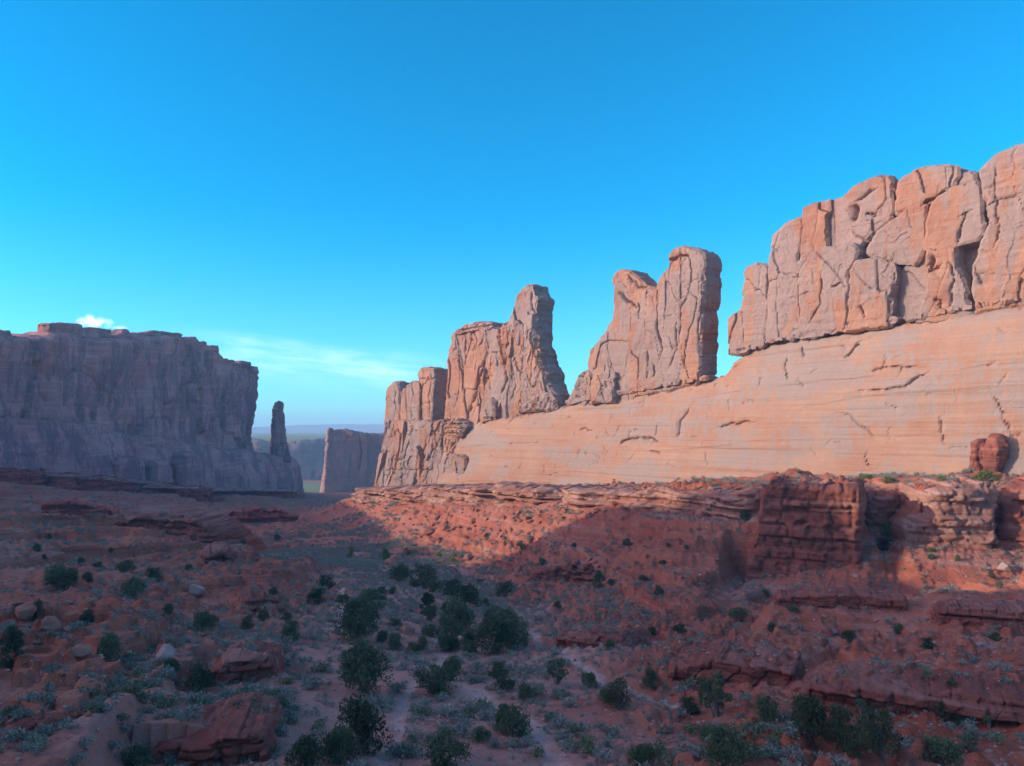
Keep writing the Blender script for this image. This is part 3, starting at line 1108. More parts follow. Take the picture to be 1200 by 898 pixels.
for _ in range(130):
    s_ = _cr.uniform(-60, 345)
    zt_, zb_ = np.interp(s_, _st[:, 0], _st[:, 1]), np.interp(s_, _sb[:, 0], _sb[:, 1])
    z_ = zb_ + (zt_ - zb_) * _cr.uniform(0.08, 0.95)
    a_ = _cr.choice((_cr.gauss(0.15, 0.25), _cr.gauss(1.9, 0.35), _cr.gauss(0.9, 0.4)))
    n_, l_ = 5, _cr.uniform(2.0, 7.5)
    cv_ = _cr.uniform(-0.9, 0.9)
    pts_ = [(s_, z_)]
    for k_ in range(n_):
        pts_.append((pts_[-1][0] + math.cos(a_) * l_ / n_, pts_[-1][1] + math.sin(a_) * l_ / n_))
        a_ += cv_ / n_
    slick_cracks.append((np.array(pts_), _cr.uniform(0.10, 0.30), _cr.uniform(0.5, 1.0)))
wall = slab('slickrock_wall', RW, slick_top + slick_bot, M_SLICK, off=SLICK_OFF, thick=46, edge=3.0, res=0.5, rough=0.8, disp=slick_relief,
            prof=slick_prof, cracks=[(a_, b_ * 0.62 if not isinstance(a_, np.ndarray) else b_, c_) for a_, b_, c_ in slick_cracks], seed=100)
tag(wall, 'smooth sloping band of pale sunlit slickrock that carries the fins and blocks above it', 'rock wall')

# ------------------------------------------------------------------ right: the blocky cliff
f0 = foot(RW, 1030, 375)
cliff = thing('blocky_cliff', f0, 'tallest sunlit cliff of stacked rounded blocks at the right edge of the view', 'cliff')
BLK = [
    # outline (crop trace), outward offset, edge, thickness
    ('155,800 155,668 175,650 200,645 215,655 222,770 205,800', -2.5, 1.5, 14),
    ('212,790 205,600 210,505 225,488 255,472 300,480 302,560 292,740 262,790', -1.0, 2.0, 16),
    ('286,765 300,480 310,372 345,335 415,308 424,330 406,450 414,560 425,745', 0.5, 1.8, 18),
    ('408,745 398,475 412,442 500,412 590,407 622,428 612,460 582,520 576,712', 3.2, 2.2, 18),
    ('405,460 418,280 450,262 516,250 512,330 505,430', 0.2, 1.6, 18),
    ('500,430 506,330 514,250 560,238 610,270 600,330 660,395 630,430', -0.6, 1.6, 18),
    ('570,330 560,236 620,190 690,165 728,162 744,176 746,292 720,330 650,400 600,380', 0.6, 2.0, 20),
    ('738,310 744,186 770,160 870,128 935,119 974,134 977,165 962,200 880,260 800,300', 0.8, 2.0, 20),
    ('572,715 580,500 602,466 680,449 738,470 752,512 738,600 724,700', 3.4, 2.0, 18),
    ('636,440 660,380 712,335 800,270 862,260 855,420 825,490 750,480', 1.4, 1.6, 18),
    ('838,430 848,330 860,262 888,232 960,200 1034,179 1044,200 1068,335 1040,395 955,425', 2.2, 1.6, 18),
    ('725,705 742,640 758,500 830,430 900,415 905,520 850,640 830,690', -0.8, 1.4, 18),
    ('812,690 850,560 848,420 962,412 968,480 990,510 1022,655 930,690', 1.8, 1.6, 18),
    ('955,210 962,158 1000,148 1036,152 1044,215', -0.8, 1.4, 18),
    ('1016,660 1008,480 1040,400 1068,335 1045,210 1030,150 1075,100 1197,45 1330,-10 1500,-50 1700,-40 1700,520 1500,560 1197,625', 3.0, 2.2, 30),
]
bcr = {
    3: [(c4('490,500 480,620 440,690'), .8, .6), (c4('520,560 560,545'), .9, .6)],
    6: [(c4('640,300 670,300 680,310'), 1.2, 1.0), (c4('610,270 600,330'), 1.5, 1.2), (c4('600,260 680,210'), .8, .9)],
    8: [(c4('620,620 645,670'), .9, .7), (c4('730,480 740,540 720,640'), .7, .6)],
    10: [(c4('1000,290 985,330 965,400'), 1.4, .8), (c4('960,310 1030,290'), .6, .6)],
    12: [(c4('880,440 875,500 905,480'), 1.4, 1.4), (c4('935,450 950,540 935,640'), 1.0, .6), (c4('880,600 905,610 905,640'), 1.2, .8)],
    14: [(c4('1100,120 1098,260 1105,350 1090,430'), .7, .7), (c4('1050,280 1120,250 1200,225'), .5, .8), (c4('1015,480 1060,560'), .9, 1.0)],
}
for i, (t, of, ed, thk) in enumerate(BLK):
    slab('cliff_block', RW, c4(t), M_WALL, cliff, off=of, thick=thk + of, edge=ed * 0.42, res=0.42, rough=0.55, rscale=5,
         disp=rock_face(200 + i * 7, big=0.5, block=0.6, bs=20, bz=26, flute=0.1, strata=0.25, fine=0.25, crack=0.3), cracks=bcr.get(i, ()), seed=200 + i * 3, sideamp=0.6)
body = ('165,800 165,690 215,560 220,510 305,490 316,385 350,350 425,320 430,290 560,255 625,205 690,180 745,195 770,175 870,142 935,135 '
        '1000,165 1040,160 1080,120 1197,65 1330,10 1500,-25 1680,-20 1680,540 1500,580 1197,640 700,710 400,750')
slab('cliff_body', RW, c4(body), M_WALL, cliff, off=-4.5, thick=16, edge=2.0, res=1.0, rough=0.6,
     disp=rock_face(300, big=1.0, block=0.8, bs=8, bz=12), seed=300)
# thin broken course at the foot of the blocks
slab('parting_course', RW, [(860, 409), (900, 396), (1000, 379), (1100, 362), (1200, 345), (1330, 326), (1480, 306), (1480, 313), (1330, 333), (1200, 352), (1100, 369), (1000, 387), (900, 403), (862, 415)],
     M_WALL, cliff, off=3.6, thick=10, edge=0.6 * 0.6, res=0.5, rough=0.5, rscale=2.5, disp=ledge_face(310, .8, .5, 2.2), seed=310)

# ------------------------------------------------------------------ right: broad fin, spire fin, square tower
f0 = foot(RW, 760, 455)
fin = thing('rock_fin', f0, 'broad sunlit sandstone fin with a notched double summit, left of the blocky cliff', 'rock fin')
fin_cr = [(c3('968,190 975,240 970,330 985,400 975,440'), 1.3, .7), (c3('1060,60 1085,110 1080,200 1050,260 1040,380'), 1.1, .6), (c3('1080,200 1105,230 1090,300 1065,370 1060,480'), 1.0, .6),
          (c3('1030,300 1035,400 1005,470'), .8, .5), (c3('905,240 910,300'), .9, .7), (c3('1005,105 1060,82 1080,85'), 1.3, .8), (c3('960,440 955,490'), 1.0, .6), (c3('940,400 935,500'), .8, .6),
          (c3('1120,120 1125,230 1110,330 1112,440'), .9, .6), (c3('820,430 815,520'), .8, .6), (c3('845,200 870,240 900,260'), 1.4, 1.2), (c3('870,150 905,190 945,190'), 1.1, .9)]
slab('fin_body', RW, c3('740,590 735,500 740,402 772,370 802,330 820,300 824,240 814,172 820,145 850,129 880,133 900,150 945,185 962,196 972,168 1004,122 1003,82 1028,56 1070,50 1108,64 1130,80 '
     '1132,180 1121,280 1114,430 1116,472 1102,520 1000,540 900,565 870,590'), M_WALL, fin, off=0.5, thick=12, edge=1.8 * 0.42, res=0.42, rough=0.6,
     disp=rock_face(400, big=1.1, block=0.55, bs=10, bz=32, flute=0.25, strata=0.25, fine=0.25, crack=0.4), cracks=fin_cr, seed=400)
slab('fin_shoulder', RW, c3('660,585 690,510 712,470 738,460 755,480 752,560 745,590'), M_WALL, fin, off=1.2, thick=10, edge=2.2 * 0.42, res=0.42, rough=0.7,
     disp=rock_face(420, block=0.9, bs=6, bz=9), seed=420)
slab('fin_buttress', RW, c3('738,585 745,500 760,482 800,470 820,476 826,540 822,575'), M_WALL, fin, off=4.0, thick=9, edge=1.6 * 0.42, res=0.42, rough=0.6,
     disp=rock_face(430, block=0.6, bs=6, bz=9), seed=430)
slab('parting_course', RW, c3('655,568 760,545 870,530 1000,505 1140,484 1140,500 1000,520 870,545 760,562 660,584'), M_WALL, fin, off=2.4, thick=8, edge=0.6 * 0.6, res=0.5, rough=.4, rscale=2.5,
     disp=ledge_face(440, .8, .5, 2.2), seed=440)

f0 = foot(RW, 590, 490)
spire = thing('rock_spire', f0, 'craggy sunlit sandstone fin rising to one tall pointed spire', 'rock spire')
sp_cr = [(c3('470,300 480,380 465,440 470,500 450,560'), 1.6, .9), (c3('405,395 380,470 365,540 340,600 335,645'), 2.0, 1.4), (c3('490,440 495,520 480,570'), 1.0, .8), (c3('540,190 545,260 575,300'), 1.2, 1.0),
         (c3('345,340 365,370 360,400'), 1.4, 1.2), (c3('560,330 565,420 590,470 610,520'), 1.2, .9), (c3('520,300 530,420 520,500'), .7, .7), (c3('300,400 310,520 290,600'), .6, .7)]
slab('spire_body', RW, c3('345,665 360,540 400,420 412,370 430,330 468,304 488,268 494,222 514,190 532,179 545,186 553,210 562,226 558,290 568,370 576,405 590,450 604,480 612,520 628,548 628,600 600,612 500,625 400,650'),
     M_WALL, spire, off=1.0, thick=13, edge=2.4 * 0.42, res=0.42, rough=0.9, rscale=4,
     disp=rock_face(500, big=1.6, block=1.2, bs=9, bz=20, flute=0.5, strata=0.25, fine=0.35, crack=0.5), cracks=sp_cr, seed=500, sideamp=1.2)
slab('spire_wing', RW, c3('252,665 262,540 268,400 280,370 280,345 320,318 352,309 404,306 416,322 440,316 430,360 412,420 380,520 352,660'),
     M_WALL, spire, off=-0.6, thick=13, edge=2.0 * 0.42, res=0.42, rough=0.7,
     disp=rock_face(520, big=1.3, block=1.0, bs=10, bz=24, flute=0.4, crack=0.5), cracks=sp_cr, seed=520)
slab('spire_buttress', RW, c3('380,630 392,580 408,555 420,570 426,625'), M_WALL, spire, off=4.5, thick=7, edge=1.4 * 0.6, res=0.5, rough=0.4, disp=rock_face(530, block=.5), seed=530)
slab('summit_cap', RW, c3('280,352 286,340 322,317 352,307 412,306 424,322 400,330 350,334 310,345'), M_WALL, spire, off=0.8, thick=10, edge=1.0 * 0.6, res=.5, rough=.5, rscale=3, disp=ledge_face(535, 1.4, .7, 3), seed=535)
slab('spire_buttress', RW, c3('500,610 505,580 530,575 560,548 600,545 625,560 640,600'), M_WALL, spire, off=3.6, thick=8, edge=1.6 * 0.6, res=0.5, rough=0.7, disp=rock_face(540, block=.9, bs=4, bz=5), seed=540)

TW = Plane((-30, 421), (-86, 484))
f0 = foot(RW, 490, 570, 4)
tower = thing('rock_tower', f0, 'square-topped cluster of sunlit rock columns at the far left end of the wall', 'rock tower')
for i, (t, of, thk) in enumerate([('56,650 62,540 72,520 86,506 104,507 109,530 108,650', 3.0, 12), ('108,650 110,540 120,528 130,534 134,650', 2.4, 10), ('131,650 129,520 150,502 172,508 172,650', 3.2, 12),
                                  ('166,650 170,505 166,480 178,459 200,457 222,460 222,490 218,560 214,650', 1.2, 12)]):
    slab('tower_column', RW, c3(t), M_WALL, tower, off=of, thick=thk, edge=1.6 * 0.42, res=0.42, rough=0.35, disp=rock_face(600 + i * 9, big=.6, block=.3, bs=9, bz=14, flute=.3, crack=.4), seed=600 + i,
         cracks=[(c3('168,500 250,490'), .8, .6), (c3('215,470 205,560 210,640'), .8, .6)] if i == 3 else ())
tb_cr = [(c3('100,640 95,740 80,850'), 1.6, 1.0), (c3('150,650 130,740 120,850'), 1.3, 1.0), (c3('215,660 180,750 165,850'), 1.2, 1.0), (c3('270,650 215,760 195,850'), 1.6, 1.2), (c3('300,700 255,780 235,850'), 1.4, 1.0), (c3('95,765 120,765'), 1, .7), (c3('40,800 330,800'), .6, .6)]
slab('tower_base', RW, c3('36,905 44,760 54,634 140,632 242,636 268,650 296,645 304,700 296,740 326,756 334,905'), M_WALL, tower, off=6.0, thick=22, edge=3.0 * 0.42, res=0.42, rough=0.8,
     disp=rock_face(650, big=1.8, block=1.1, bs=8, bz=14, flute=0.7, strata=.25, crack=.6), cracks=tb_cr, seed=650,
     prof=lambda s, z: 3.5 * np.clip((8 - z) / 45, 0, 1.3))
slab('tower_buttress', RW, c3('200,905 215,790 262,752 300,745 326,760 334,905'), M_WALL, tower, off=10.5, thick=12, edge=2.6 * 0.42, res=0.42, rough=0.8, disp=rock_face(660, block=.9, bs=6, bz=8), seed=660)
slab('rubble_heap', RW, c3('246,660 262,640 290,632 318,640 330,655 310,690 260,690'), M_WALL, tower, off=7.5, thick=8, edge=1.6 * 0.6, res=0.5, rough=1.0, rscale=2.5, disp=ledge_face(670, 1.6, 1.0, 2.2), seed=670)

# leaning slab at the foot of the wall
f0 = foot(RW, 1155, 558, 14)
lean = slab('fallen_slab', RW, c5('996,500 1000,362 1020,348 1042,345 1056,360 1076,330 1110,324 1126,372 1116,440 1104,500'), M_LEDGE, off=15, thick=7, edge=1.2, res=0.35, rough=0.4, rscale=3,
            disp=rock_face(700, big=.6, block=.8, bs=4, bz=6), cracks=[(c5('1045,345 1040,400 1050,480'), 1.2, .7)], seed=700)
tag(lean, 'dark red split rock slab standing at the foot of the pale wall, right', 'rock')

# ------------------------------------------------------------------ left: the shaded mesa
f0 = foot(LW, 180, 560)
mesa = thing('sandstone_mesa', f0, 'long flat-topped mesa in blue shade filling the left of the view', 'mesa')
mesa_top = '-260,178 -120,172 0,165 80,161 160,160 180,152 300,166 400,170 470,176 500,164 600,157 640,166 700,190 760,210 800,236 850,256 888,268 908,280 912,310 908,400 898,480 888,600'
ms_cr = [(c1('400,190 405,300 385,400 400,490'), 2.5, 1.6), (c1('640,180 645,300 650,400 650,500'), 2.6, 1.4), (c1('700,200 690,350 690,500'), 2.4, 1.2), (c1('530,260 520,400 520,490'), 2.0, 1.4), (c1('150,260 140,330 180,400'), 2.5, 2.0),
         (c1('745,230 735,400 760,530'), 1.8, 1.1), (c1('800,260 810,400 825,545'), 1.8, 1.1), (c1('850,290 845,420 862,550'), 1.8, 1.0), (c1('190,330 260,280 330,300 380,370'), 2.2, 1.6), (c1('590,200 580,330 590,420'), 1.4, 1.2), (c1('300,340 380,360 370,460'), 1.6, 1.4)]


def mesa_relief(s, z, sd):
    r = rock_face(800, big=4.5, block=4.2, bs=30, bz=75, flute=1.8, strata=.6, fine=.5, crack=2.6)(s, z, sd)
    return r + 4.0 * ridged(s / 48, z / 200, 0, 811, 2)


slab('mesa_face', LW, c1(mesa_top + ' 700,580 400,560 0,520 -260,520'), M_MESA, mesa, off=0, thick=150, edge=3.0, res=1.1, rough=1.4, disp=mesa_relief, cracks=ms_cr, seed=800, sideamp=1.5)
ap_top = '-260,430 0,440 200,452 380,470 400,498 540,510 700,540 800,555 890,560 950,576 1028,578 1040,620 1048,760'


def ap_prof(s, z):
    zt = np.interp(s, [-96, 0, 96, 315, 480], [43, 38, 32, -5, -13])
    t = np.clip((z + 64) / (zt + 64), 0, 1)
    return 11.0 * (1 - t) - 14.0 * t ** 2.5


slab('slickrock_apron', LW, c1(ap_top + ' 700,760 300,720 0,680 -260,680'), M_MESA, mesa, off=14.0, thick=90, edge=4.0, res=1.1, rough=1.0, disp=rock_face(820, big=2.2, block=.6, bs=18, bz=14, flute=.5, strata=.5, fine=.3, crack=.4), prof=ap_prof,
     cracks=[(c1('400,500 480,540 600,560'), 1.6, 1.4), (c1('830,600 835,640 810,670'), 1.6, 1.0), (c1('880,575 900,610'), 1.4, 1.0), (c1('310,540 350,600'), 1.2, 1.2), (c1('920,590 960,650'), 1.2, .8)], seed=820)
slab('pillar_knob', LW, c1('632,760 636,610 650,575 690,565 715,590 725,760'), M_MESA, mesa, off=31, thick=18, edge=4.5, res=1.0, rough=.7, disp=rock_face(830, big=1, block=.6), seed=830)
slab('pillar_knob', LW, c1('405,760 410,600 440,585 500,583 518,600 520,760'), M_MESA, mesa, off=27, thick=18, edge=4.5, res=1.0, rough=.7, disp=rock_face(835, big=1, block=.6), seed=835)
slab('pillar_knob', LW, c1('520,760 522,610 550,592 600,600 612,640 612,760'), M_MESA, mesa, off=27, thick=18, edge=4.5, res=1.0, rough=.7, disp=rock_face(836, big=1, block=.6), seed=836)
# caprock remnants along the rim
for i, (t, of) in enumerate([('-200,190 -200,140 -60,140 0,142 40,140 45,165 0,175', -4), ('150,172 160,150 178,146 178,118 240,115 290,122 292,150 300,172', -8), ('285,178 287,132 340,132 395,140 398,178', -6),
                             ('400,180 404,158 428,152 432,140 450,138 460,150 460,180', -5), ('462,182 464,152 530,148 550,142 640,152 644,182 560,176', -3), ('640,198 640,166 690,164 702,180 704,204', -1.5),
                             ('702,204 702,182 728,180 732,196 768,194 772,222', -1), ('846,262 848,248 880,252 884,272', -1), ('884,290 884,266 906,268 910,296', -0.5)]):
    slab('caprock', LW, c1(t), M_MESA, mesa, off=of * 1.6, thick=14, edge=1.1, res=.9, rough=.5, rscale=3, disp=ledge_face(840 + i, 2.1, 1.2, 6), seed=840 + i)
# unseen continuation of the mesa, up-canyon towards the viewpoint (rim shaped to place the floor shade)
SW = Plane((-380, 0), (-380, 100))
ext = [(560, -80), (560, 54), (480, 44), (420, 40), (395, 46), (340, 52), (290, 53), (262, 54), (240, 63), (204, 64), (188, 84), (178, 105), (160, 114), (126, 126), (98, 126.5), (93, 112), (62, 112), (56, 130), (20, 142), (-60, 150), (-300, 150), (-300, -80)]
slab('mesa_shade_shoulder', SW, ext, M_MESA, mesa, off=0, thick=150, edge=4, res=3.5, rough=2.0, rscale=18, disp=rock_face(860, big=3, block=2), px=False, seed=860)

NP = Plane((-284, 835), (-250, 852))
needle = slab('rock_needle', NP, c1('948,600 958,480 960,420 968,396 980,387 992,394 996,420 1001,480 1012,550 1026,605'), M_MESA, thick=13, edge=1.6, res=.6, rough=.7, rscale=6,
              disp=rock_face(870, big=.6, block=.6, bs=4, bz=14, flute=.6), cracks=[(c1('980,450 985,560'), .8, .6)], seed=870)
tag(needle, 'thin freestanding rock needle beside the right end of the shaded mesa', 'rock spire')

# ------------------------------------------------------------------ distance: butte, tableland
BW = Plane((-285, 1080), (-140, 1130))
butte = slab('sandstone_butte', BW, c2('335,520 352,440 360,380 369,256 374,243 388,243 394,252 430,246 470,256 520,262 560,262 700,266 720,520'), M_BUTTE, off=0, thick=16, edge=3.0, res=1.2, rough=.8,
             disp=rock_face(900, big=2, block=1.8, bs=30, bz=60, flute=.6, crack=1.2), cracks=[(c2('480,270 490,330 480,400'), 3, 2)], seed=900)
tag(butte, 'shaded butte with one sunlit edge, standing between mesa and sunlit wall', 'butte')
FW = Plane((-960, 1700), (-80, 1930))
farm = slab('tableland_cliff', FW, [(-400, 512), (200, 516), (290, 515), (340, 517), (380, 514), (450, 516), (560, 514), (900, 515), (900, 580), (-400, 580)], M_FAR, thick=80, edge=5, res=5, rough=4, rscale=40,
            disp=rock_face(920, big=8, block=5, bs=60, bz=90, flute=6, strata=2, fine=1, crack=3), seed=920)
tag(farm, 'low blue tableland cliff far beyond the gap', 'cliff')

# distant hills on the horizon
hx = np.linspace(-9000, 9000, 240)
hv, hq = [], []
for k, (yy, amp) in enumerate(((8600, 0.0), (8900, 1.0), (9300, 0.0))):
    hgt = -30 + amp * (75 + 45 * fbm(hx / 1600, hx * 0, 0, 930, 5))
    hv.append(np.stack([hx * 0.95, np.sqrt(np.maximum(yy ** 2 - (hx * 0.6) ** 2, 1e6)), hgt], -1))
hv = np.concatenate(hv)
i = np.arange(239)
hq = np.concatenate([np.stack([i + k * 240, i + 1 + k * 240, i + 1 + (k + 1) * 240, i + (k + 1) * 240], -1) for k in (0, 1)])
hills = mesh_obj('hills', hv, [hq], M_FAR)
tag(hills, kind='structure')

# ------------------------------------------------------------------ bedded outcrops below the walls
for i, ((poly, ft, (A, B), thk, lay, lab), (pl, ps_, fs_, _t)) in enumerate(zip(OUT, OUTP)):
    far_ = A[1] > 150
    o = slab('rock_outcrop', pl, poly, M_BAND if i in (2, 4, 5) else (M_REDBAND if A[1] > 270 and A[0] < -100 else M_LEDGE), thick=thk, edge=0.7 if far_ else 0.35, res=0.4 if far_ else 0.12, rough=1.2 if far_ else .16, rscale=5 if far_ else 2,
             disp=ledge_face(1000 + i * 13, lay, (2.2 if A[1] > 340 else 1.2) if far_ else 0.5, (8.0 if A[1] > 340 else 4.0) if far_ else 2.4), seed=1000 + i, sideamp=.8 if far_ else .34, sscale=1.0 if far_ else 0.32)
    tag(o, lab, 'rock outcrop', 'bedded red outcrops below the walls')

for nm_, poly, (A, B), lab in (
    ('shelf', [(58, 560), (60, 555.5), (100, 557), (140, 561), (180, 565), (204, 568), (204, 571.5), (140, 565), (100, 561)], ((-326, 530), (-296, 632)), 'thin pale shelf capping the dark red cliff band under the mesa'),
    ('shelf', [(196, 573.5), (200, 570), (250, 571.5), (300, 573), (350, 575), (350, 577), (270, 576)], ((-262, 600), (-232, 800)), 'long pale shelf at the foot of the right half of the mesa'),
):
    o = slab('rock_shelf', Plane(A, B), poly, M_BAND, thick=24, edge=.4, res=.4, rough=.5, rscale=5, disp=ledge_face(1300, 1.2, 0.8, 6), seed=1301)
    tag(o, lab, 'rock shelf')

# ------------------------------------------------------------------ haze: the canyon air
hz = bpy.data.meshes.new('haze')
bmh = bmesh.new()
bmesh.ops.create_cube(bmh, size=2.0)
for v in bmh.verts:
    v.co = (v.co.x * 9900, v.co.y * 9900, 18 + v.co.z * 140)
bmh.to_mesh(hz)
bmh.free()
mh = bpy.data.materials.new('pale_air')
mh.use_nodes = True
mh.node_tree.nodes.clear()
ho = mh.node_tree.nodes.new('ShaderNodeOutputMaterial')
hv_ = mh.node_tree.nodes.new('ShaderNodeVolumePrincipled')
hv_.inputs['Color'].default_value = (0.50, 0.80, 1.0, 1)
hv_.inputs['Density'].default_value = 0.00017
hv_.inputs['Anisotropy'].default_value = 0.0
mh.node_tree.links.new(hv_.outputs[0], ho.inputs['Volume'])
hz.materials.append(mh)
haze = link(bpy.data.objects.new('haze', hz))
tag(haze, kind='stuff')

def ico(sub=2):
    b_ = bmesh.new()
    bmesh.ops.create_icosphere(b_, subdivisions=sub, radius=1.0)
    v_ = np.array([v.co[:] for v in b_.verts])
    f_ = np.array([[v.index for v in f.verts] for f in b_.faces])
    b_.free()
    return v_, f_


# ------------------------------------------------------------------ plants
def leaf_mat(name, a, c, hue_obj=0.25):
    m_, nt_, b_ = new_mat(name)
    n_ = NB(nt_)
    p_ = n_.pos()
    col = n_.mix(n_.ramp(n_.noise(p_, 1.2, 3, 0.6), 0.3, 0.7), a, c)
    col = n_.mix(n_.math('MULTIPLY', n_.objrand(), hue_obj), col, tuple(x * 0.45 for x in a))
    n_.put(b_.inputs['Base Color'], col)
    b_.inputs['Roughness'].default_value = 0.8
    return m_


M_JUN = leaf_mat('juniper_foliage', (0.078, 0.122, 0.055), (0.150, 0.180, 0.085), 0.75)
M_SAGE = leaf_mat('sagebrush_leaves', (0.20, 0.22, 0.16), (0.30, 0.31, 0.235), 0.4)
M_GRN = leaf_mat('green_shrub_leaves', (0.10, 0.145, 0.030), (0.17, 0.21, 0.05), 0.2)
M_BARK, _nt, _b = new_mat('grey_bark')
_n2 = NB(_nt)
_n2.put(_b.inputs['Base Color'], _n2.mix(_n2.noise(_n2.pos(), 6, 4, 0.6), (0.12, 0.09, 0.07), (0.24, 0.20, 0.17)))


def leaves(r_, centers, radii, per, size, flat=0.8, up=0.3):
    """small leaf faces gathered in clumps"""
    VV = []
    for c_, rad, k_ in zip(centers, radii, per):
        d_ = r_.normal(size=(k_, 3))
        d_ /= np.linalg.norm(d_, axis=1)[:, None]
        q = c_ + d_ * (rad * r_.uniform(0.25, 1.0, (k_, 1)) ** 0.6) * np.array([1, 1, flat])
        a_ = d_ * 0.7 + r_.normal(size=(k_, 3)) * 0.6 + np.array([0, 0, up])
        a_ /= np.linalg.norm(a_, axis=1)[:, None]
        t_ = np.cross(a_, r_.normal(size=(k_, 3)))
        t_ /= np.linalg.norm(t_, axis=1)[:, None] + 1e-6
        sz = size * r_.uniform(0.6, 1.4, (k_, 1))
        VV.append(np.stack([q - t_ * sz * 0.45, q + a_ * sz * 0.6 - t_ * sz * 0.1, q + a_ * sz * 1.2, q + t_ * sz * 0.45 + a_ * sz * 0.3], 1))
    VV = np.concatenate(VV)
    n_ = len(VV)
    return VV.reshape(-1, 3), np.arange(n_ * 4).reshape(n_, 4)


def tube(path, radii, seg=6):
    path = np.asarray(path, float)
    V_, F_ = [], []
    for i_, (p_, r_) in enumerate(zip(path, radii)):
        t_ = path[min(i_ + 1, len(path) - 1)] - path[max(i_ - 1, 0)]
        t_ = t_ / np.linalg.norm(t_)
        a_ = np.cross(t_, [0.3, 1, 0.1])
        a_ /= np.linalg.norm(a_)
        b_ = np.cross(t_, a_)
        for k_ in range(seg):
            w_ = 2 * math.pi * k_ / seg
            V_.append(p_ + r_ * (a_ * math.cos(w_) + b_ * math.sin(w_)))
    for i_ in range(len(path) - 1):
        for k_ in range(seg):
            F_.append([i_ * seg + k_, i_ * seg + (k_ + 1) % seg, (i_ + 1) * seg + (k_ + 1) % seg, (i_ + 1) * seg + k_])
    return np.array(V_), np.array(F_)


def join(parts):
    V_, F_, n_ = [], [], 0
    for v_, f_ in parts:
        V_.append(v_)
        F_.append(f_ + n_)
        n_ += len(v_)
    return np.concatenate(V_), np.concatenate(F_)


def juniper_tpl(seed, w, h, clumps, bare=False, leafm=None, per=110, lsz=0.17):
    """meshes of one tree: trunk with limbs, crown of leaf clumps"""
    r_ = np.random.default_rng(seed)
    cs, rs = [], []
    for k_ in range(clumps):
        a_ = r_.uniform(0, 2 * math.pi)
        q = math.sqrt(r_.uniform(0, 1))
        zz = r_.uniform(0.12, 1.0)
        wid = math.sqrt(max(0.05, 1 - ((zz - 0.38) / 0.68) ** 2))
        cs.append([math.cos(a_) * q * w * 0.42 * wid, math.sin(a_) * q * w * 0.42 * wid, zz * h * 0.88])
        rs.append(r_.uniform(0.10, 0.20) * w)
    cs, rs = np.array(cs), np.array(rs)
    tubes = []
    for k_ in range(4 if not bare else 7):
        tgt = cs[r_.integers(len(cs))] * np.array([1, 1, 0.9])
        if bare and k_ > 2:
            tgt = np.array([r_.uniform(-.5, .5) * w, r_.uniform(-.5, .5) * w, r_.uniform(.3, .9) * h])
        mid = tgt * np.array([0.35, 0.35, 0.5]) + r_.normal(size=3) * 0.06 * w
        b0 = np.array([r_.normal() * 0.04 * w, r_.normal() * 0.04 * w, -0.25])
        R0 = 0.045 * w * (0.7 + 0.6 * r_.random())
        tubes.append(tube([b0, b0 * 0.3 + mid * 0.5, mid, tgt], [R0, R0 * 0.8, R0 * 0.55, R0 * 0.2]))
    tv, tf = join(tubes)
    lv, lf = leaves(r_, cs, rs, [per] * clumps, lsz)
    lv[:, 2] = np.maximum(lv[:, 2], 0.03)
    return fast_mesh('trunk', tv, [tf], M_BARK), fast_mesh('crown', lv, [lf], leafm or M_JUN, False)


JT = {
    'round': [juniper_tpl(11, 4.2, 2.8, 34), juniper_tpl(12, 4.2, 2.7, 26, True), juniper_tpl(13, 4.0, 3.0, 36)],
    'wide': [juniper_tpl(21, 5.0, 2.1, 36), juniper_tpl(22, 4.6, 1.9, 26, True)],
    'tall': [juniper_tpl(31, 2.4, 3.8, 30), juniper_tpl(32, 2.2, 3.4, 26)],
    'bare': [juniper_tpl(41, 3.2, 3.2, 12, True), juniper_tpl(42, 3.0, 3.4, 13, True)],
    'green': [juniper_tpl(51, 2.4, 1.5, 18, False, M_GRN, 70, 0.12), juniper_tpl(52, 2.6, 1.2, 18, False, M_GRN, 70, 0.12)],
}
TW_ = {'round': 4.4, 'wide': 5.2, 'tall': 2.5, 'bare': 3.3, 'green': 2.7}
TH_ = {'round': 2.8, 'wide': 2.0, 'tall': 3.6, 'bare': 3.2, 'green': 1.35}
PLACED = []
n_tree = [0]


def plant_tree(kind, px_, py_, wpx, hpx, label, name='juniper_tree', cat='juniper', group=None):
    p_ = hit(px_, py_)
    if p_ is None:
        return None
    dist = math.hypot(p_[1], 0)
    w = 1.06 * wpx * dist / F
    hgt = 1.06 * hpx * dist / F
    k_ = n_tree[0]
    n_tree[0] += 1
    tpl = JT[kind][k_ % len(JT[kind])]
    e_ = thing(name, p_ - np.array([0, 0, 0.05]), label, cat, group)
    sx = w / TW_[kind]
    e_.scale = (sx, sx, hgt / TH_[kind])
    e_.rotation_euler = (0, 0, rng.uniform(0, 6.28))
    for nm_, me_ in zip(('trunk', 'crown'), tpl):
        c_ = bpy.data.objects.new(nm_, me_)
        link(c_, e_)
    PLACED.append((p_[0], p_[1], w * 0.5))
    return e_


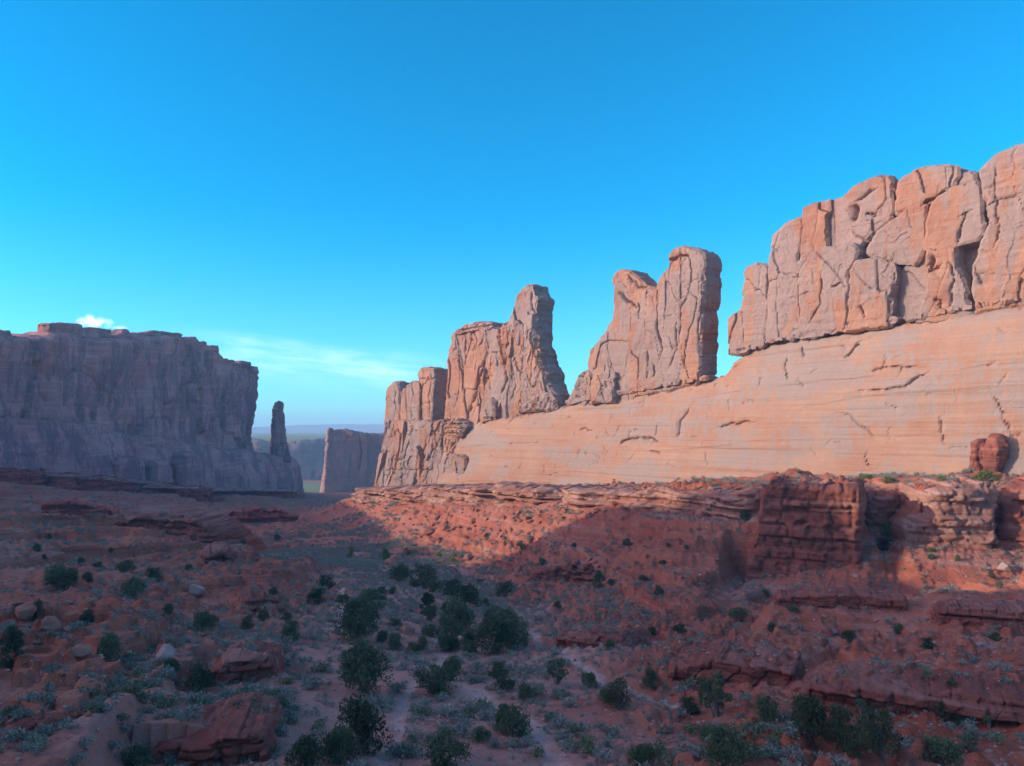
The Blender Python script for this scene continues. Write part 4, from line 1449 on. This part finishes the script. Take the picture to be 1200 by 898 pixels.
G1 = 'junipers and tall bushes on the canyon floor'
for a in (
    ('tall', 12, 784, 26, 46, 'dark upright juniper cut by the left edge of the view'),
    ('wide', 66, 684, 30, 20, 'left bush of the pair of dark green bushes high on the left slope'),
    ('round', 80, 689, 26, 20, 'right bush of the pair of dark green bushes high on the left slope'),
    ('wide', 156, 702, 36, 22, 'dark bush beside a pale boulder on the left slope'),
    ('round', 148, 670, 22, 13, 'small dark bush higher up the left slope'),
    ('round', 237, 741, 27, 22, 'lone bright green dome-shaped bush in the middle of the left slope'),
    ('round', 231, 810, 36, 28, 'dark green bush just above the undercut lower left ledges'),
    ('round', 290, 738, 15, 16, 'small dark bush right of the dome-shaped bush on the left slope'),
    ('round', 308, 728, 16, 12, 'small bush at the right foot of the left slope, above another small bush'),
    ('round', 342, 752, 24, 24, 'dark bush at the foot of the left slope where it meets the brushy floor'),
    ('wide', 128, 772, 32, 24, 'low bush between pale boulders on the left slope'),
    ('round', 200, 793, 22, 18, 'small bush left of the dark green bush above the undercut ledges'),
    ('round', 372, 708, 24, 18, 'small bush at the left margin of the canyon floor'),
    ('round', 382, 690, 22, 16, 'dark bush just below the sunlit patch, left end'),
    ('round', 425, 812, 62, 50, 'big round juniper left of the footpath in the middle distance'),
    ('round', 422, 882, 68, 58, 'largest round juniper low in the picture beside the dry stream bed'),
    ('wide', 398, 896, 52, 34, 'spreading bush under the left side of the largest juniper'),
    ('round', 418, 750, 56, 40, 'broad dark juniper behind the big round juniper'),
    ('round', 432, 718, 40, 26, 'mid-sized juniper behind the broad dark one, left of the path'),
    ('wide', 508, 812, 58, 26, 'low spreading bush right of the dry stream bed'),
    ('wide', 530, 797, 34, 22, 'low bush touching the right end of the low spreading bush'),
    ('round', 576, 766, 52, 40, 'largest juniper of the dark thicket right of the path'),
    ('round', 603, 760, 36, 34, 'right-hand juniper of the dark thicket right of the path'),
    ('round', 590, 742, 44, 26, 'back juniper of the dark thicket right of the path'),
    ('round', 536, 738, 46, 34, 'round juniper standing alone just left of the dark thicket'),
    ('round', 522, 746, 26, 24, 'smaller juniper leaning against the round one left of the thicket'),
    ('round', 545, 712, 40, 24, 'juniper behind the round one left of the thicket'),
    ('round', 528, 700, 36, 20, 'juniper between the thicket and the sunlit patch'),
    ('round', 496, 690, 34, 28, 'dark juniper right under the boulders of the sunlit patch'),
    ('round', 468, 682, 28, 18, 'dark bush left of the juniper under the sunlit boulders'),
    ('tall', 500, 716, 16, 20, 'narrow dark bush beyond the start of the path'),
    ('round', 592, 700, 24, 18, 'round bush at the foot of the right slope'),
    ('tall', 702, 690, 14, 20, 'small upright juniper alone on the right slope'),
    ('round', 772, 699, 14, 12, 'small dark bush on the upper right slope'),
    ('round', 635, 664, 12, 10, 'small dark bush at the shadow edge on the right'),
    ('bare', 652, 802, 30, 28, 'small juniper with bare grey branches beside the sandy path'),
    ('round', 583, 796, 28, 20, 'dark bush beside the wide sandy track, below the thicket'),
    ('round', 725, 829, 30, 32, 'round juniper at the far right side of the brushy floor'),
    ('round', 690, 806, 22, 16, 'small bush left of the round juniper at the right side of the floor'),
    ('wide', 600, 862, 50, 30, 'ragged dark bush in the middle of the brushy floor'),
    ('tall', 590, 858, 20, 30, 'upright stem bush against the ragged dark bush'),
    ('bare', 838, 840, 40, 46, 'juniper with dead lower limbs at the foot of the right slope'),
    ('round', 806, 836, 28, 18, 'low bush left of the juniper with dead limbs'),
    ('round', 902, 848, 34, 30, 'small dark juniper between the one with dead limbs and the large domed one'),
    ('round', 948, 866, 48, 44, 'left half of the large domed juniper clump at lower right'),
    ('round', 984, 872, 46, 42, 'right half of the large domed juniper clump at lower right'),
    ('round', 1030, 882, 52, 48, 'dark ball-shaped juniper at the lower right of the clump'),
    ('round', 848, 900, 54, 40, 'dark bush at the bottom edge, right of centre'),
    ('wide', 756, 900, 44, 22, 'low bush on the bottom edge, centre right'),
    ('wide', 520, 898, 64, 30, 'long low bush on the bottom edge by the dry stream bed'),
    ('wide', 360, 896, 50, 26, 'low bush on the bottom edge left of the largest juniper'),
    ('wide', 160, 902, 44, 24, 'low bush on the bottom edge at lower left'),
    ('wide', 1100, 896, 60, 26, 'low dark bush on the bottom edge at far right'),
    ('wide', 866, 726, 34, 12, 'flat olive bush in the middle of the right slope'),
    ('round', 1116, 826, 22, 18, 'lone green bush on the long layered ledge at lower right'),
    ('round', 735, 640, 12, 9, 'tiny dark bush under the thin-bedded ledge'),
    ('round', 873, 612, 14, 14, 'dark bush in the corner beside the red buttress'),
    ('round', 832, 606, 12, 11, 'small dark bush on the thin-bedded ledge'),
):
    plant_tree(a[0], a[1], a[2], a[3], a[4], a[5], 'juniper_tree', 'juniper', G1)
for k_ in range(50):
    t_ = rng.random()
    plant_tree(('round', 'wide', 'round')[k_ % 3], 395 + 190 * rng.random(), 672 + 95 * t_, (8 + 13 * t_) * rng.uniform(.7, 1.3), (6 + 9 * t_) * rng.uniform(.8, 1.2),
               'dark bush in the green band running up the middle of the canyon floor', 'juniper_bush', 'juniper', 'bushes of the green band')
for k_ in range(22):
    t_ = rng.random()
    plant_tree(('round', 'wide')[k_ % 2], 15 + 330 * rng.random(), 625 + 130 * t_, (8 + 12 * t_) * rng.uniform(.7, 1.2), (6 + 8 * t_) * rng.uniform(.7, 1.2),
               'small dark bush scattered on the shaded left slope', 'juniper_bush', 'juniper', 'small bushes on the left slope')
for k_ in range(26):
    t_ = rng.random()
    plant_tree(('round', 'wide')[k_ % 2], 640 + 540 * rng.random(), 640 + 150 * t_, (8 + 13 * t_) * rng.uniform(.7, 1.2), (5 + 8 * t_) * rng.uniform(.7, 1.2),
               'small dull green bush scattered on the shaded right slope', 'juniper_bush', 'juniper', 'small bushes on the right slope')
for k_ in range(16):
    plant_tree(('round', 'wide', 'bare')[k_ % 3], 560 + 600 * rng.random(), 800 + 90 * rng.random(), 24 * rng.uniform(.7, 1.3), 18 * rng.uniform(.7, 1.2),
               'grey-green bush among the sage on the lower right of the canyon floor', 'juniper_bush', 'juniper', 'bushes on the lower right floor')
G2 = 'bright green shrubs in the sun'
for px_, py_, w_, h_, lab in (
    (411, 656, 10, 13, 'yellow-green shrub at the far left tip of the sunlit patch'),
    (450, 657, 16, 14, 'bright green shrub among boulders at the foot of the sunlit talus'),
    (533, 660, 15, 10, 'round green shrub at the lower edge of the sunlit patch'),
    (611, 643, 13, 9, 'green shrub on the shadow line of the sunlit patch'),
    (476, 652, 12, 8, 'small green shrub between orange boulders'),
    (516, 654, 10, 6, 'tiny green shrub right of the orange boulders'),
    (1014, 566, 26, 9, 'bright green shrub at the foot of the pale wall, nearest the buttress'),
    (1040, 566, 24, 7, 'low green shrub right of the bright one at the wall foot'),
    (1104, 566, 16, 7, 'small green shrub at the wall foot, left of the split slab'),
    (1156, 567, 30, 16, 'large bright green shrub in front of the split dark red slab'),
    (838, 572, 14, 4, 'low green shrub on the ledge rim under the gap between fin and cliff'),
    (1042, 632, 26, 20, 'silvery green bush in the gully right of the red buttress'),
):
    p_ = hit(px_, py_)
    if plant_tree('green', px_, py_, w_, h_, lab, 'green_shrub', 'shrub', G2) is None:
        print('missed', px_, py_)


# sagebrush: the nearest as things, the rest as one carpet
def sage_tpl(seed, k_=200):
    r_ = np.random.default_rng(seed)
    c_ = np.array([[r_.uniform(-.24, .24), r_.uniform(-.24, .24), r_.uniform(.12, .34)] for _ in range(9)])
    v_, f_ = leaves(r_, c_, r_.uniform(.18, .30, 9), [k_ // 9] * 9, 0.10, 0.8, 0.7)
    v_[:, 2] = np.maximum(v_[:, 2], 0.0)
    st_ = [tube([[0, 0, -0.05], q * np.array([.5, .5, .4]), q], [.02, .014, .006], 3) for q in c_]
    return join([(v_, f_)] + st_)


ST = [sage_tpl(60 + k_) for k_ in range(6)]
SM = [fast_mesh('sagebrush', v_, [f_], M_SAGE, False) for v_, f_ in ST]
SGM = [fast_mesh('sagebrush', v_, [f_], leaf_mat('rabbitbrush_leaves', (0.13, 0.16, 0.075), (0.19, 0.215, 0.11)), False) for v_, f_ in ST[:2]]
SM_s = [sage_tpl(80 + k_, 81) for k_ in range(6)]

cand = []
N = 90000
Rr = np.sqrt(nrg.uniform(47 ** 2, 430 ** 2, N))
Th = nrg.uniform(math.radians(-38), math.radians(38), N)
Rr[-9000:] = nrg.uniform(400, 800, 9000)
Th[-9000:] = nrg.uniform(math.radians(-36), math.radians(-7), 9000)
cx_, cy_ = np.sin(Th) * Rr, np.cos(Th) * Rr
cP = np.stack([cx_, cy_], -1)
wd_ = poly_dist(cP, WASH)
pd_ = np.min([poly_dist(cP, l) - w for w, l in PATH_W], 0)
den = 0.95 * sstep(48, 14, wd_) + 0.16
den = den * (0.25 + 1.5 * sstep(-0.25, 0.45, fbm(cx_ / 12, cy_ / 12, 0, 90, 3)))
den = den * (pd_ > 0.25) * sstep(420, 200, np.hypot(cx_, cy_)).clip(0.25, 1)
den = np.where(np.hypot(cx_, cy_) > 430, 0.12, den)
areaper = (math.radians(76) / 2 * (430 ** 2 - 47 ** 2)) / N
keep = nrg.uniform(0, 1, N) < den * areaper
cx_, cy_, wd_ = cx_[keep], cy_[keep], wd_[keep]
cz_ = height(cx_, cy_)
sz_ = nrg.uniform(0.7, 1.9, len(cx_)) * (1 + 0.5 * sstep(150, 300, np.hypot(cx_, cy_)) + 0.5 * (np.hypot(cx_, cy_) > 430)) * np.where(nrg.uniform(0, 1, len(cx_)) < 0.2, 1.35, 1.0)
occ = np.zeros(len(cx_), bool)
for a_, b_, r_ in PLACED:
    occ |= (cx_ - a_) ** 2 + (cy_ - b_) ** 2 < (r_ * 0.9) ** 2
sgn = []
for i in np.nonzero(~occ)[0]:
    q = topx((cx_[i], cy_[i], cz_[i] + 0.3))
    vis = False
    if -5 < q[0] < 1205 and q[1] < 900:
        hp = hit(q[0], q[1], 44)
        vis = hp is not None and abs(hp[1] - cy_[i]) < 4 + 0.06 * cy_[i] or (hp is not None and hp[1] > cy_[i])
    sgn.append((vis, sz_[i] / cy_[i], i))
ordr = sorted([t for t in sgn if t[0]], key=lambda t: -t[1])
TOP = [t[2] for t in ordr[:300]]
topset = set(TOP)


def zone(i):
    q = topx((cx_[i], cy_[i], cz_[i]))
    if wd_[i] < 30:
        return ('brushy sandy canyon floor in the foreground' if cy_[i] < 85 else 'brushy sandy canyon floor further back')
    return 'shaded red slope on the left' if q[0] < 480 else 'shaded red slope on the right'


for j_, i in enumerate(TOP):
    green = rng.random() < 0.28
    me_ = (SGM if green else SM)[j_ % (2 if green else 6)]
    o = bpy.data.objects.new('rabbitbrush_shrub' if green else 'sagebrush_shrub', me_)
    link(o)
    o.location = (cx_[i], cy_[i], cz_[i] - 0.03)
    o.scale = (sz_[i] * rng.uniform(.9, 1.2), sz_[i] * rng.uniform(.9, 1.2), sz_[i] * rng.uniform(.75, 1.05))
    o.rotation_euler = (0, 0, rng.uniform(0, 6.28))
    kind_ = 'small olive green rabbitbrush' if green else 'small grey-green sagebrush mound'
    tag(o, kind_ + ' on the ' + zone(i), 'rabbitbrush' if green else 'sagebrush', ('olive bushes on the ' if green else 'sage mounds on the ') + zone(i))
cvs, cfs, nn = [], [], 0
for vis, _s, i in sgn:
    if i in topset:
        continue
    v_, f_ = SM_s[i % 6]
    a_ = nrg.uniform(0, 6.28)
    s_ = sz_[i] * 0.95
    R_ = np.array([[math.cos(a_), -math.sin(a_), 0], [math.sin(a_), math.cos(a_), 0], [0, 0, 0.9]])
    cvs.append(v_ @ R_.T * s_ + np.array([cx_[i], cy_[i], cz_[i] - 0.03]))
    cfs.append(f_ + nn)
    nn += len(v_)
carpet = mesh_obj('low_brush', np.concatenate(cvs), [np.concatenate(cfs)], M_SAGE, None, False)
tag(carpet, 'carpet of small grey-green desert scrub over the canyon floor and slopes', kind='stuff')


# ------------------------------------------------------------------ boulders
def rock_tpl(seed, mat):
    r_ = np.random.default_rng(seed)
    v_, f_ = ico(4)
    rad = np.full(len(v_), 1.2)
    for _ in range(13):
        d_ = r_.normal(size=3)
        d_ /= np.linalg.norm(d_)
        c_ = v_ @ d_
        rad = np.minimum(rad, np.where(c_ > 0.05, r_.uniform(.6, .95) / np.maximum(c_, .05), 9))
    rad = rad * (1 + 0.035 * fbm(v_[:, 0] * 4, v_[:, 1] * 4, v_[:, 2] * 4, seed, 3))
    return fast_mesh('boulder', v_ * rad[:, None] * np.array([1, .85, .7]), [f_], mat)


BR = [rock_tpl(900 + k_, M_BLK) for k_ in range(7)]
BP = [rock_tpl(920 + k_, M_PALE) for k_ in range(5)]


def boulder(px_, py_, wpx, label, group=None, pale=False, flat=1.0):
    p_ = hit(px_, py_)
    if p_ is None:
        return
    w = wpx * p_[1] / F * 0.55
    o = bpy.data.objects.new('boulder', (BP if pale else BR)[rng.randrange(5 if pale else 7)])
    link(o)
    o.location = p_ + np.array([0, 0, w * 0.25 * flat])
    o.scale = (w, w, w * flat)
    o.rotation_euler = (rng.uniform(-.3, .3), rng.uniform(-.3, .3), rng.uniform(0, 6.28))
    tag(o, label, 'boulder', group)


for px_, py_, w_, lab in ((463, 656, 14, 'largest orange boulder at the foot of the sunlit talus, among green shrubs'), (432, 656, 9, 'orange boulder left of the green shrub at the sunlit talus foot'),
                          (459, 662, 16, 'rounded orange boulder on the shadow line below the sunlit talus'), (504, 625, 14, 'blocky orange boulder high in the sunlit talus'),
                          (548, 656, 12, 'orange boulder at the lower right of the sunlit talus')):
    boulder(px_, py_, w_, lab)
for px_, py_, w_ in ((424, 618, 6), (433, 617, 8), (439, 613, 6), (412, 612, 6)):
    boulder(px_, py_, w_, 'pale grey boulder of the small heap on shaded talus left of the sunlit patch', 'pale boulder heap', True)
for px_, py_, w_, lab in ((229, 694, 16, 'pale rounded boulder high on the left slope'), (152, 770, 16, 'pale split boulder beside the low bush on the left slope'), (195, 772, 26, 'largest pale saddle-shaped boulder on the left slope'),
                          (95, 768, 22, 'tan boulder left of the split boulder on the left slope'), (30, 720, 26, 'broad tan boulder near the left edge'), (58, 736, 22, 'tan boulder below the broad one near the left edge'),
                          (934, 808, 18, 'upright red block at the foot of the layered ledge on the right slope'), (540, 750, 10, 'small pale boulder between junipers right of the path'), (476, 742, 18, 'grey boulder beside the footpath'),
                          (1125, 618, 16, 'pale boulder resting against the sunlit orange outcrop'), (1060, 620, 9, 'pale rounded boulder left of the sunlit orange outcrop'), (1178, 668, 14, 'flat pale rock on the sunlit red slope at right'),
                          (1002, 676, 7, 'small white rock below the red buttress'), (979, 742, 9, 'white block in the rubble of the right slope'), (1148, 757, 9, 'pale block on the lower right slope')):
    boulder(px_, py_, w_, lab, None, 'pale' in lab or 'white' in lab)
for k_ in range(78):
    a_ = rng.uniform(0, 1)
    px_ = 470 + 240 * a_
    lo = 662 - 62 * a_ ** 1.2
    boulder(px_, rng.uniform(598, lo), rng.choice((3, 3.5, 4, 5, 6, 8)), 'orange boulder strewn on the sunlit talus', 'boulders on the sunlit talus')
for k_ in range(40):
    boulder(rng.uniform(930, 1198), rng.uniform(690, 800), rng.choice((2.5, 3, 3, 4, 5)), 'small pale stone in the rubble of the shaded right slope', 'pale stones on the right slope', True, .8)
for k_ in range(24):
    boulder(rng.uniform(640, 900), rng.uniform(640, 780), rng.choice((2.5, 3, 4, 5, 6)), 'reddish stone on the shaded middle slope below the thin-bedded ledge', 'stones on the middle slope')
for k_ in range(48):
    boulder(rng.uniform(5, 330), rng.uniform(640, 870), rng.choice((3, 4, 5, 7, 9)), 'reddish stone lying on the shaded left slope', 'stones on the left slope', False, .8)
for k_ in range(20):
    boulder(rng.uniform(430, 900), rng.uniform(760, 890), rng.choice((3, 4, 5)), 'pale stone lying in the dry wash', 'stones in the dry wash', True, .7)
for k_ in range(26):
    boulder(rng.uniform(890, 1190), rng.uniform(563, 572), rng.choice((4, 5, 6, 8, 10)), 'orange rock on the sunlit bench at the foot of the pale wall', 'rocks on the bench', False, .9)

for k_ in range(34):
    boulder(rng.uniform(540, 890), rng.uniform(571.5, 575), rng.choice((3, 3.5, 4, 5, 7)), 'fallen block at the foot of the pale slickrock wall', 'fallen blocks along the wall foot', False, .8)
# loose rubble too small and too many to count
iv1, if1 = ico(1)
rv, rf, nn = [], [], 0
N = 15000
Rr = np.exp(nrg.uniform(math.log(47), math.log(330), N))
Th = nrg.uniform(math.radians(-38), math.radians(38), N)
rx, ry = np.sin(Th) * Rr, np.cos(Th) * Rr
dn = sstep(0.0, 0.6, fbm(rx / 14, ry / 14, 0, 97, 3)) + 0.12
kp = nrg.uniform(0, 1, N) < dn
rx, ry = rx[kp], ry[kp]
rz = height(rx, ry)
for x_, y_, z_ in zip(rx, ry, rz):
    s_ = nrg.uniform(.04, .20) ** 1.0 * (1 + y_ / 170)
    k_ = iv1 * (1 + 0.3 * nrg.normal(size=(len(iv1), 1)).clip(-1, 1)) * np.array([s_, s_ * nrg.uniform(.6, 1), s_ * nrg.uniform(.4, .8)])
    rv.append(k_ + np.array([x_, y_, z_ + s_ * .15]))
    rf.append(if1 + nn)
    nn += len(iv1)
rub = mesh_obj('loose_rubble', np.concatenate(rv), [np.concatenate(rf)], M_PALE, None, False)
tag(rub, 'loose pale rubble scattered over the canyon floor and slopes', kind='stuff')
